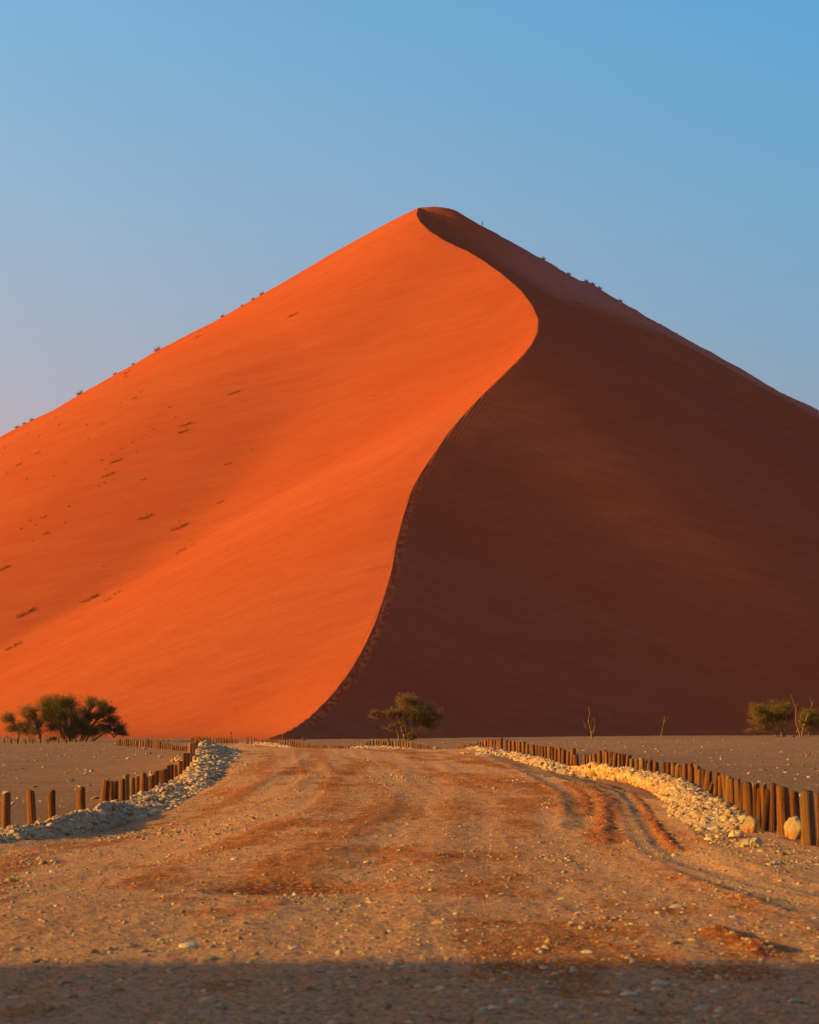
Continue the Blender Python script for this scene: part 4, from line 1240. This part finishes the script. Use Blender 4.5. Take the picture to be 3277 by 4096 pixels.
s1 = .4754
def c1(x, y): return (x * s1, 2700 + y * s1)
def cl(o, s, x, y, rx, ry_, ntw, nlv, lm, ti=0): return (o[0] + x * s, o[1] + y * s, rx * s, ry_ * s, ntw, nlv, lm, ti)
A = (0, 2700)
G_TREE = 'thorn trees before the sunlit face'
tree('thorn_tree', 'small thorn tree with tufted top, outermost of the clump before the sunlit face', 221,
     [([c1(152, 556), c1(158, 500), c1(135, 440), c1(100, 400)], 0.10), ([c1(150, 556), c1(120, 540), c1(70, 520), c1(55, 530)], 0.05)],
     [cl(A, s1, 75, 365, 62, 48, 40, 1500, M_LEAF_DULL), cl(A, s1, 110, 450, 85, 45, 60, 350, M_LEAF_DULL), cl(A, s1, 190, 430, 60, 60, 36, 250, M_LEAF_DULL)], 1, group=G_TREE)
tree('thorn_tree', 'grey half-bare thorn tree with a brown-green top, second in the clump', 224,
     [([c1(330, 556), c1(345, 500), c1(320, 440), c1(285, 360)], 0.16), ([c1(330, 556), c1(250, 520), c1(205, 500)], 0.08)],
     [cl(A, s1, 250, 300, 82, 45, 45, 1300, M_LEAF_DULL), cl(A, s1, 280, 410, 115, 70, 100, 500, M_LEAF_DULL), cl(A, s1, 300, 480, 100, 50, 70, 200, M_LEAF_DULL), cl(A, s1, 215, 330, 50, 45, 24, 500, M_LEAF_DULL), cl(A, s1, 200, 470, 90, 45, 80, 150, M_LEAF_DULL)], 2, group=G_TREE)
tree('thorn_tree', 'broad dense green thorn tree in the middle of the clump, fullest crown', 226,
     [([c1(590, 560), c1(580, 480), c1(555, 400), c1(540, 320)], 0.22), ([c1(560, 560), c1(500, 440), c1(440, 350)], 0.14), ([c1(640, 560), c1(600, 430), c1(590, 330)], 0.16), ([c1(680, 560), c1(700, 500), c1(760, 460)], 0.14)],
     [cl(A, s1, 405, 255, 85, 72, 50, 3400, M_LEAF, 1), cl(A, s1, 565, 240, 92, 66, 50, 3400, M_LEAF, 0), cl(A, s1, 480, 250, 60, 60, 30, 1600, M_LEAF, 1), cl(A, s1, 385, 350, 60, 75, 40, 1500, M_LEAF, 1), cl(A, s1, 520, 345, 110, 70, 50, 1900, M_LEAF, 0),
      cl(A, s1, 620, 330, 60, 60, 36, 900, M_LEAF_DULL, 2), cl(A, s1, 590, 490, 100, 55, 50, 2300, M_LEAF_DULL, 3), cl(A, s1, 760, 470, 105, 58, 50, 3000, M_LEAF, 3), cl(A, s1, 700, 440, 70, 55, 36, 1200, M_LEAF, 3), cl(A, s1, 430, 440, 70, 50, 60, 300, M_LEAF_DULL, 1), cl(A, s1, 500, 430, 120, 60, 90, 500, M_LEAF_DULL, 0), cl(A, s1, 640, 420, 90, 60, 80, 500, M_LEAF_DULL, 2), cl(A, s1, 480, 300, 110, 60, 60, 1500, M_LEAF, 1)], 3, group=G_TREE)
tree('thorn_tree', 'gnarled dark thorn tree with mostly bare drooping limbs, at the road end of the clump', 229,
     [([c1(700, 560), c1(715, 470), c1(740, 380), c1(755, 290)], 0.18), ([c1(720, 560), c1(770, 430), c1(830, 370), c1(880, 350)], 0.12), ([c1(740, 556), c1(860, 500), c1(920, 480), c1(960, 530), c1(990, 480)], 0.12)],
     [cl(A, s1, 770, 215, 72, 62, 90, 120, M_LEAF_DULL, 0), cl(A, s1, 700, 290, 60, 70, 60, 100, M_LEAF_DULL, 0), cl(A, s1, 855, 245, 62, 42, 40, 1100, M_LEAF_DULL, 1), cl(A, s1, 930, 298, 46, 40, 34, 900, M_LEAF, 1), cl(A, s1, 850, 330, 110, 60, 100, 250, M_LEAF_DULL, 1),
      cl(A, s1, 880, 440, 110, 70, 110, 60, M_LEAF_DULL, 2), cl(A, s1, 1010, 440, 85, 70, 110, 80, M_LEAF_DULL, 2), cl(A, s1, 1050, 490, 50, 40, 50, 0, M_LEAF_DULL, 2), cl(A, s1, 760, 350, 90, 60, 60, 150, M_LEAF_DULL, 0), cl(A, s1, 690, 390, 90, 80, 80, 500, M_LEAF_DULL, 0), cl(A, s1, 960, 380, 80, 60, 100, 60, M_LEAF_DULL, 1)], 4, bark=M_BARK, twig_mat=M_BARK, group=G_TREE)

E = (1350, 2700)
def c3(x, y): return (1350 + x * s1, 2700 + y * s1)
tree('thorn_tree', 'lone windswept thorn tree before the shaded face with one bare side limb', 228,
     [([c3(572, 560), c3(565, 500), c3(530, 440), c3(520, 400)], 0.17), ([c3(578, 556), c3(575, 480), c3(580, 420), c3(600, 340)], 0.10), ([c3(530, 440), c3(480, 380), c3(430, 350), c3(400, 345)], 0.09), ([c3(600, 545), c3(620, 480), c3(640, 430), c3(700, 360)], 0.08)],
     [cl(E, s1, 580, 210, 78, 46, 50, 1100, M_LEAF_DULL, 1), cl(E, s1, 650, 230, 80, 50, 50, 1000, M_LEAF_DULL, 1), cl(E, s1, 740, 280, 70, 55, 50, 900, M_LEAF_DULL, 3), cl(E, s1, 650, 310, 120, 70, 80, 1600, M_LEAF, 3), cl(E, s1, 775, 375, 95, 85, 60, 2900, M_LEAF, 3), cl(E, s1, 700, 390, 60, 60, 36, 900, M_LEAF, 3),
      cl(E, s1, 850, 330, 55, 60, 40, 250, M_LEAF_DULL, 3), cl(E, s1, 330, 330, 85, 55, 90, 0, M_LEAF_DULL, 2), cl(E, s1, 450, 320, 90, 50, 80, 0, M_LEAF_DULL, 2), cl(E, s1, 540, 310, 70, 60, 60, 300, M_LEAF_DULL, 1), cl(E, s1, 450, 440, 60, 36, 36, 60, M_LEAF_DULL, 0), cl(E, s1, 560, 390, 70, 50, 40, 200, M_LEAF_DULL, 0)], 5, twig_mat=M_DEAD)
tree('bush', 'dark green bush at the foot of the lone tree trunk', 227.5, [([c3(618, 558), c3(618, 520)], 0.05)], [cl(E, s1, 615, 515, 40, 34, 20, 1300, M_LEAF)], 6, cat='bush')

Fo = (2457, 2700)
def c5(x, y): return (2457 + x * s1, 2700 + y * s1)
G2_ = 'trees at the foot of the shaded face'
tree('thorn_tree', 'spreading olive-green thorn tree with low bare boughs at the foot of the shaded face', 246,
     [([c5(1420, 530), c5(1410, 480), c5(1380, 420), c5(1330, 360)], 0.17), ([c5(1425, 530), c5(1440, 450), c5(1430, 360)], 0.12), ([c5(1410, 528), c5(1320, 480), c5(1200, 480)], 0.09)],
     [cl(Fo, s1, 1205, 300, 75, 55, 40, 1900, M_LEAF, 0), cl(Fo, s1, 1300, 345, 85, 60, 45, 1900, M_LEAF, 0), cl(Fo, s1, 1410, 275, 88, 50, 45, 2300, M_LEAF, 1), cl(Fo, s1, 1400, 355, 110, 65, 50, 1700, M_LEAF, 1), cl(Fo, s1, 1220, 380, 80, 40, 45, 700, M_LEAF_DULL, 0), cl(Fo, s1, 1180, 472, 95, 26, 70, 150, M_LEAF_DULL, 2),
      cl(Fo, s1, 1280, 430, 110, 50, 70, 150, M_LEAF_DULL, 2), cl(Fo, s1, 1480, 340, 60, 60, 40, 600, M_LEAF_DULL, 1)], 8, group=G2_)
tree('thorn_tree', 'dark round thorn tree behind two bare dead trunks near the frame edge', 250,
     [([c5(1500, 528), c5(1540, 470), c5(1620, 390)], 0.10), ([c5(1640, 528), c5(1640, 440), c5(1650, 380)], 0.10)],
     [cl(Fo, s1, 1640, 335, 72, 48, 40, 2100, M_LEAF, 1), cl(Fo, s1, 1580, 400, 60, 50, 40, 900, M_LEAF_DULL, 0), cl(Fo, s1, 1680, 410, 70, 60, 60, 900, M_LEAF_DULL, 1), cl(Fo, s1, 1650, 470, 90, 36, 40, 150, M_LEAF_DULL, 1), cl(Fo, s1, 1760, 400, 80, 70, 40, 900, M_LEAF, 1)], 9, group=G2_)

def bare_tree(name, label, Y, limbs, group=None, cat='dead tree', mat=None):
    p0 = limbs[0][0][0]
    base = at(p0[0], p0[1], Y); zb = float(gz(base[0], Y)[0]); O = np.array((base[0], Y, zb))
    root = bpy.data.objects.new(name, None); COL.objects.link(root); root.location = O; root.empty_display_size = 0.4
    tag(root, label, cat, group)
    r = random.Random(int(p0[0]))
    for i, (pl, ra, rb_) in enumerate(limbs):
        P = np.array([at(x, y, Y + 0.25 * math.sin(k * 1.7 + i)) for k, (x, y) in enumerate(pl)])
        if i == 0: P[0, 2] = zb - 0.2
        Q = resample(P, 3 * len(P)); Q[1:-1] += np.array([[r.gauss(0, 1) for _ in range(3)] for _ in range(len(Q) - 2)]) * 0.02
        v, f = tubes([(Q, np.linspace(ra, rb_, len(Q)))], 6)
        nm = 'trunk' if i == 0 else 'branch'
        link(nm, np_mesh(nm, v - O, f), mat or M_DEAD, root)
    return root
def c4(x, y): return (2000 + x * s1, 2700 + y * s1)
bare_tree('dead_tree', 'dead bare tree with a forked top rising alone before the shaded face', 244,
          [([c4(777, 536), c4(770, 465), c4(750, 410), c4(746, 370), c4(757, 335), c4(748, 265)], 0.15, 0.03), ([c4(772, 470), c4(740, 455), c4(716, 415), c4(704, 393)], 0.06, 0.025), ([c4(775, 455), c4(768, 410), c4(780, 365)], 0.05, 0.02), ([c4(783, 490), c4(797, 440), c4(796, 390), c4(792, 355)], 0.07, 0.02), ([c4(716, 415), c4(712, 450)], 0.03, 0.015)])
bare_tree('dead_sapling', 'thin leafless sapling between the dead tree and the olive trees', 244,
          [([c4(1357, 536), c4(1360, 490), c4(1375, 420), c4(1385, 360)], 0.06, 0.025), ([c4(1378, 405), c4(1372, 365), c4(1363, 343)], 0.03, 0.02), ([c4(1384, 400), c4(1400, 375), c4(1422, 352)], 0.03, 0.018), ([c4(1385, 360), c4(1395, 343)], 0.025, 0.015), ([c4(1360, 490), c4(1350, 485)], 0.02, 0.012)])
bare_tree('dead_tree', 'pale dead trunk leaning away from its neighbour, nearer the olive tree', 243,
          [([c5(1565, 530), c5(1550, 450), c5(1528, 400), c5(1532, 330), c5(1528, 270), c5(1505, 235), c5(1492, 168)], 0.11, 0.03), ([c5(1553, 440), c5(1563, 390), c5(1556, 350)], 0.05, 0.02), ([c5(1530, 270), c5(1548, 232)], 0.04, 0.02)], group='pair of pale dead trunks')
bare_tree('dead_tree', 'pale dead trunk slanting towards the frame edge, with a forked tip', 243.5,
          [([c5(1578, 530), c5(1590, 450), c5(1610, 390), c5(1640, 310), c5(1665, 250)], 0.12, 0.05), ([c5(1665, 250), c5(1655, 215), c5(1650, 178)], 0.045, 0.02), ([c5(1665, 250), c5(1675, 215), c5(1684, 195)], 0.045, 0.02)], group='pair of pale dead trunks')
bare_tree('dead_tree', 'crooked dead stem with a hooked tip above the far posts', 204, [([(924, 2972), (923, 2950), (925, 2935), (922, 2928)], 0.09, 0.05), ([(925, 2936), (927, 2927)], 0.05, 0.04)], cat='dead tree')
bare_tree('dead_tree', 'thin bare stem behind the outer fence at the crest foot', 170, [([(1131, 2978), (1130, 2955), (1131, 2936)], 0.05, 0.03)], cat='dead tree')
bare_tree('dead_branch', 'low dead branch sticking up under the outermost thorn tree', 219, [([c1(62, 556), c1(70, 530), c1(55, 520), c1(40, 522)], 0.05, 0.02), ([c1(68, 530), c1(64, 500)], 0.03, 0.015)], cat='dead branch')
tree('bush', 'tiny yellowish bush behind the outer fence at the crest foot', 232, [([(1216, 2966), (1216, 2955)], 0.03)], [(1216, 2958, 9, 8, 24, 120, M_LEAF_DULL, 0)], 21, cat='bush')
tree('bush', 'dark low bush between the trunks of the grey and the dense thorn tree', 222, [([c1(455, 556), c1(455, 530)], 0.03)], [cl(A, s1, 455, 535, 48, 18, 20, 500, M_LEAF_DULL)], 22, cat='bush')

# ------------------------------------------------------------------ grass clumps on the dune
def tuft_mesh(name, seed, n, wide, tall, flat=1.0):
    r = np.random.default_rng(seed)
    ang = r.uniform(0, 2 * np.pi, n); rad = np.sqrt(r.random(n)) * wide
    p = np.stack([np.cos(ang) * rad, np.sin(ang) * rad * flat, np.full(n, -0.1)], 1)
    d = np.stack([np.cos(ang) * 0.5, np.sin(ang) * 0.5, np.ones(n)], 1) + r.normal(0, .35, (n, 3))
    d /= np.linalg.norm(d, axis=1)[:, None]
    h = tall * r.uniform(.45, 1.1, n)[:, None] + 0.1
    w = np.cross(d, r.normal(size=(n, 3))); w /= np.linalg.norm(w, axis=1)[:, None]; w *= 0.022 + 0.012 * tall
    mid = p + d * h * 0.55
    d2 = d + r.normal(0, .3, (n, 3)); tip = mid + d2 * h * 0.5
    V = np.stack([p - w, p + w, mid + w * .7, mid - w * .7, tip], 1).reshape(-1, 3)
    b = np.arange(n) * 5
    return np_mesh(name, V, [np.stack([b, b + 1, b + 2, b + 3], 1), np.stack([b + 3, b + 2, b + 4], 1)], False)
T_SM = [tuft_mesh('grass_tuft', 900 + i, 40, 0.28, 0.34) for i in range(4)]
T_MD = [tuft_mesh('grass_tuft', 920 + i, 80, 0.8, 0.50, 0.6) for i in range(4)]
T_LG = [tuft_mesh('grass_tuft', 940 + i, 170, 1.5, 0.62, 0.35) for i in range(4)]
T_PALE = [tuft_mesh('grass_tuft', 960 + i, 130, 0.55, 1.15) for i in range(4)]
for L_, mt in ((T_SM, M_GRASS_DARK), (T_MD, M_GRASS_DARK), (T_LG, M_GRASS_DARK), (T_PALE, M_GRASS)):
    for me in L_: me.materials.append(mt)
def tuft(px, row, kind, label, group, s=1.0):
    p = on_dune(px, row)
    o = bpy.data.objects.new('grass_tuft', random.choice(kind)); COL.objects.link(o)
    fi = 0.45 if p[0] < crest_x(p[1]) else -0.4
    dx, dy = 1.5 * math.cos(fi), 1.5 * math.sin(fi)
    sl = (dune_z(p[0] + dx, p[1] + dy) - dune_z(p[0] - dx, p[1] - dy)) / 3.0
    o.location = p; o.rotation_euler = (0, -math.atan(sl), fi + random.uniform(-.1, .1)); o.scale = (s, s, s * random.uniform(.85, 1.15))
    tag(o, label, 'grass', group)
    return o
kA = 1100 / 1725
GA = 'dark clumps on the sunlit face'
SMALL = [(x * kA, 1000 + y * kA) for x, y in ((640, 1095), (545, 1100), (885, 897), (1060, 893), (1065, 988), (1135, 825), (1500, 893), (1100, 1225), (965, 1125), (910, 1163), (830, 1210), (765, 1250), (655, 1378), (620, 1487), (1575, 1252), (245, 1170), (340, 1420), (45, 1400), (175, 1155), (65, 1170), (35, 1245), (350, 1053), (372, 1098), (700, 1292), (640, 1320), (555, 1190), (1100, 1050), (410, 1342), (165, 1440), (655, 1472), (760, 960), (860, 1275))]
SMALL += [(x * kA, 1900 + y * kA) for x, y in ((190, 295), (222, 322), (133, 347), (408, 305), (430, 208), (200, 420), (1120, 290), (1205, 440), (645, 577), (475, 838), (1110, 497), (1145, 240), (1190, 412))] + [(1491, 1584), (1508, 1580)]
for i, (px, row) in enumerate(sorted(SMALL, key=lambda q: q[1])):
    tuft(px, row, T_SM, 'small dark clump, %s from the top among the small ones on the sunlit face' % ordinal(i + 1), GA)
for x, y, k, lab in ((845, 932, T_MD, 'dark grass clump below the upper footprint line on the sunlit face'), (240, 1275, T_MD, 'squat dark clump near the lower skyline of the sunlit face'), (120, 1353, T_MD, 'squat dark clump close to the frame edge on the sunlit face'), (1160, 1103, T_LG, 'large dark clump, upper of a close pair halfway down the sunlit face'),
                     (1140, 1150, T_LG, 'long dark clump, lower of a close pair halfway down the sunlit face'), (730, 1333, T_LG, 'large dark clump at the head of a short string on the sunlit face'), (680, 1418, T_LG, 'long feathery clump at the tail of a short string on the sunlit face'), (900, 1440, T_MD, 'wedge-shaped dark clump standing alone mid-face'),
                     (1425, 1350, T_MD, 'slim dark clump halfway between crest and skyline'), (1465, 905, T_LG, 'faint long clump high on the sunlit face'), (1245, 545, T_LG, 'wide dark clump just below the upper skyline, lower of two'), (1255, 512, T_MD, 'dark clump just below the upper skyline, upper of two'),
                     (1310, 486, T_MD, 'grass clump in the dip below the upper skyline'), (805, 768, T_LG, 'big dark clump beside the footprint line near the skyline'), (790, 795, T_MD, 'dark clump on the footprint line near the skyline')):
    tuft(x * kA, 1000 + y * kA, k, lab, 'larger clumps on the sunlit face')
for x, y, k, lab in ((275, 268, T_MD, 'double dark clump on the lower half of the sunlit face'), (285, 372, T_MD, 'dark clump below the double clump'), (905, 265, T_LG, 'bristly clump in the middle of the lower sunlit face'), (1120, 340, T_LG, 'longest dark streak of grass on the lower sunlit face'), (1380, 172, T_MD, 'thin streak of grass nearest the dark crest'),
                     (1145, 475, T_MD, 'small pair of tufts below the longest streak'), (10, 600, T_LG, 'dark clump cut by the frame edge'), (560, 785, T_LG, 'dark streak of grass low on the sunlit face'), (740, 745, T_MD, 'upper end of a thin grass streak low on the sunlit face'), (680, 785, T_MD, 'lower end of a thin grass streak low on the sunlit face'),
                     (160, 870, T_LG, 'largest dense clump low on the sunlit face above the thorn trees'), (85, 1080, T_LG, 'lowest pale-topped clump above the thorn trees')):
    tuft(x * kA, 1900 + y * kA, k, lab, 'larger clumps on the sunlit face', 1.15 if k is T_LG else 1.0)
for i, (x, y, d) in enumerate(((1120, 340, 1), (560, 785, 1), (160, 870, 1), (85, 1080, 1), (160, 870, -1))):
    tuft(x * kA + 22 * d, 1900 + y * kA - 13 * d, T_MD, ('tuft at the upper end of the longest dark grass streak', 'tuft at the upper end of the low dark streak', 'tuft at the upper end of the largest dense clump', 'tuft at the upper end of the lowest pale-topped clump', 'tuft at the lower end of the largest dense clump')[i], 'streak ends on the sunlit face')
tuft(1170, 1262, T_LG, 'large dark clump highest on the sunlit face', 'larger clumps on the sunlit face', 1.2)
for x, y, lab in ((990, 622, 'bristling round tuft on the skyline, highest of the big ones'), (838, 714, 'small pale tuft on the skyline below the round one'), (722, 772, 'wide pale tuft at the notch in the skyline'), (505, 898, 'broad bristling tuft on the skyline halfway down'), (110, 1095, 'pale tuft at the lower end of the skyline trio'), (155, 1072, 'middle tuft of the skyline trio'), (200, 1055, 'upper tuft of the skyline trio'),
                  (1645, 300, 'thin grass tuft on the upper skyline'), (1590, 335, 'dark tuft under the upper skyline'), (1520, 373, 'dark bristly tuft on the upper skyline'), (1400, 442, 'pale grass streak under the upper skyline')):
    tuft(x * kA, 985 + y * kA, T_PALE, lab, 'tufts along the sunlit skyline', 1.3 if lab[0] == 'b' else random.uniform(0.55, 1.0))
# shaded side: skyline grass and the broken line of plants below it
for px, row, lab in ((2174, 1033, 'lone wispy shrub standing on the shaded skyline below the walker'), (2275, 1094, 'small knob of grass on the shaded skyline'), (2345, 1119, 'first tall grass on the shaded skyline below the notch'), (2372, 1138, 'second tall grass on the shaded skyline below the notch'), (2398, 1155, 'third tall grass on the shaded skyline below the notch'), (2482, 1203, 'dark tuft alone further down the shaded skyline')):
    tuft(px, row, T_PALE, lab, 'grass on the shaded skyline', 0.85)
for i, (px, row) in enumerate(zip(np.linspace(2430, 3270, 26), np.interp(np.linspace(2430, 3270, 26), [x * K for x, y in RIGHT_PX], [y * K for x, y in RIGHT_PX]))):
    tuft(px + random.uniform(-12, 12), row + random.uniform(1, 6), T_SM, 'tiny dark tuft, %s down the shaded skyline below the tall grass' % ordinal(i + 1), 'tiny tufts on the shaded skyline', 1.2)
PL = sorted(random.random() for _ in range(46))
for i, t in enumerate(PL):
    px = 2300 + 977 * t; row = np.interp(px, [2300, 2583, 2866, 3277], [1215, 1385, 1560, 1782]) + random.gauss(0, 9)
    tuft(px, row, T_SM, 'tiny dark plant, %s from the top of the line under the shaded skyline' % ordinal(i + 1), 'plant line on the shaded face', random.uniform(1.0, 1.7))
for i, (px, row) in enumerate(((2140, 1060), (2150, 1070), (2190, 1110), (2210, 1118), (2250, 1150), (2270, 1175), (2290, 1190), (2265, 1208))):
    tuft(px, row, T_SM, 'tiny plant, %s of the scatter high on the shaded face below the walker' % ordinal(i + 1), 'plants high on the shaded face', 1.1)

# ------------------------------------------------------------------ the walker on the crest
def person():
    p = on_dune(1930, 896)
    root = bpy.data.objects.new('person', None); COL.objects.link(root); root.location = p
    tag(root, 'tiny dark figure walking along the shaded skyline below the summit', 'person')
    J = {'hip': (0, 0, .92), 'chest': (0.06, 0, 1.30), 'neck': (0.09, 0, 1.48), 'head': (0.13, 0, 1.60), 'top': (0.13, 0, 1.72),
         'hl': (0, .10, .88), 'kl': (0.16, .10, .50), 'al': (0.10, .10, .06), 'tl': (0.24, .11, .02), 'hr': (0, -.10, .88), 'kr': (-0.06, -.10, .48), 'ar': (-0.28, -.10, .10), 'tr': (-0.16, -.11, .03),
         'sl': (0.07, .20, 1.40), 'el': (-0.06, .26, 1.14), 'wl': (0.02, .26, .90), 'sr': (0.07, -.20, 1.40), 'er': (0.12, -.27, 1.14), 'wr': (0.28, -.24, .96)}
    Rr = {'hip': .15, 'chest': .17, 'neck': .06, 'head': .105, 'top': .08, 'hl': .10, 'kl': .065, 'al': .045, 'tl': .04, 'hr': .10, 'kr': .065, 'ar': .045, 'tr': .04, 'sl': .075, 'el': .048, 'wl': .036, 'sr': .075, 'er': .048, 'wr': .036}
    names = list(J)
    E_ = [('hip', 'chest'), ('chest', 'neck'), ('neck', 'head'), ('head', 'top'), ('hip', 'hl'), ('hl', 'kl'), ('kl', 'al'), ('al', 'tl'), ('hip', 'hr'), ('hr', 'kr'), ('kr', 'ar'), ('ar', 'tr'), ('chest', 'sl'), ('sl', 'el'), ('el', 'wl'), ('chest', 'sr'), ('sr', 'er'), ('er', 'wr')]
    me = bpy.data.meshes.new('body')
    me.from_pydata([J[n] for n in names], [(names.index(a), names.index(b)) for a, b in E_], [])
    o = link('body', me, mat_plain('dark_clothes', (0.03, 0.028, 0.035), (0.05, 0.045, 0.05), 3.0), root)
    sk = o.modifiers.new('skin', 'SKIN')
    for n, v in zip(names, me.skin_vertices[0].data):
        v.radius = (Rr[n], Rr[n]); v.use_root = (n == 'hip')
    ss = o.modifiers.new('smooth', 'SUBSURF'); ss.levels = 1; ss.render_levels = 1
    root.rotation_euler = (0, 0, math.pi)
    root.scale = (1.0, 1.0, 1.0)
person()
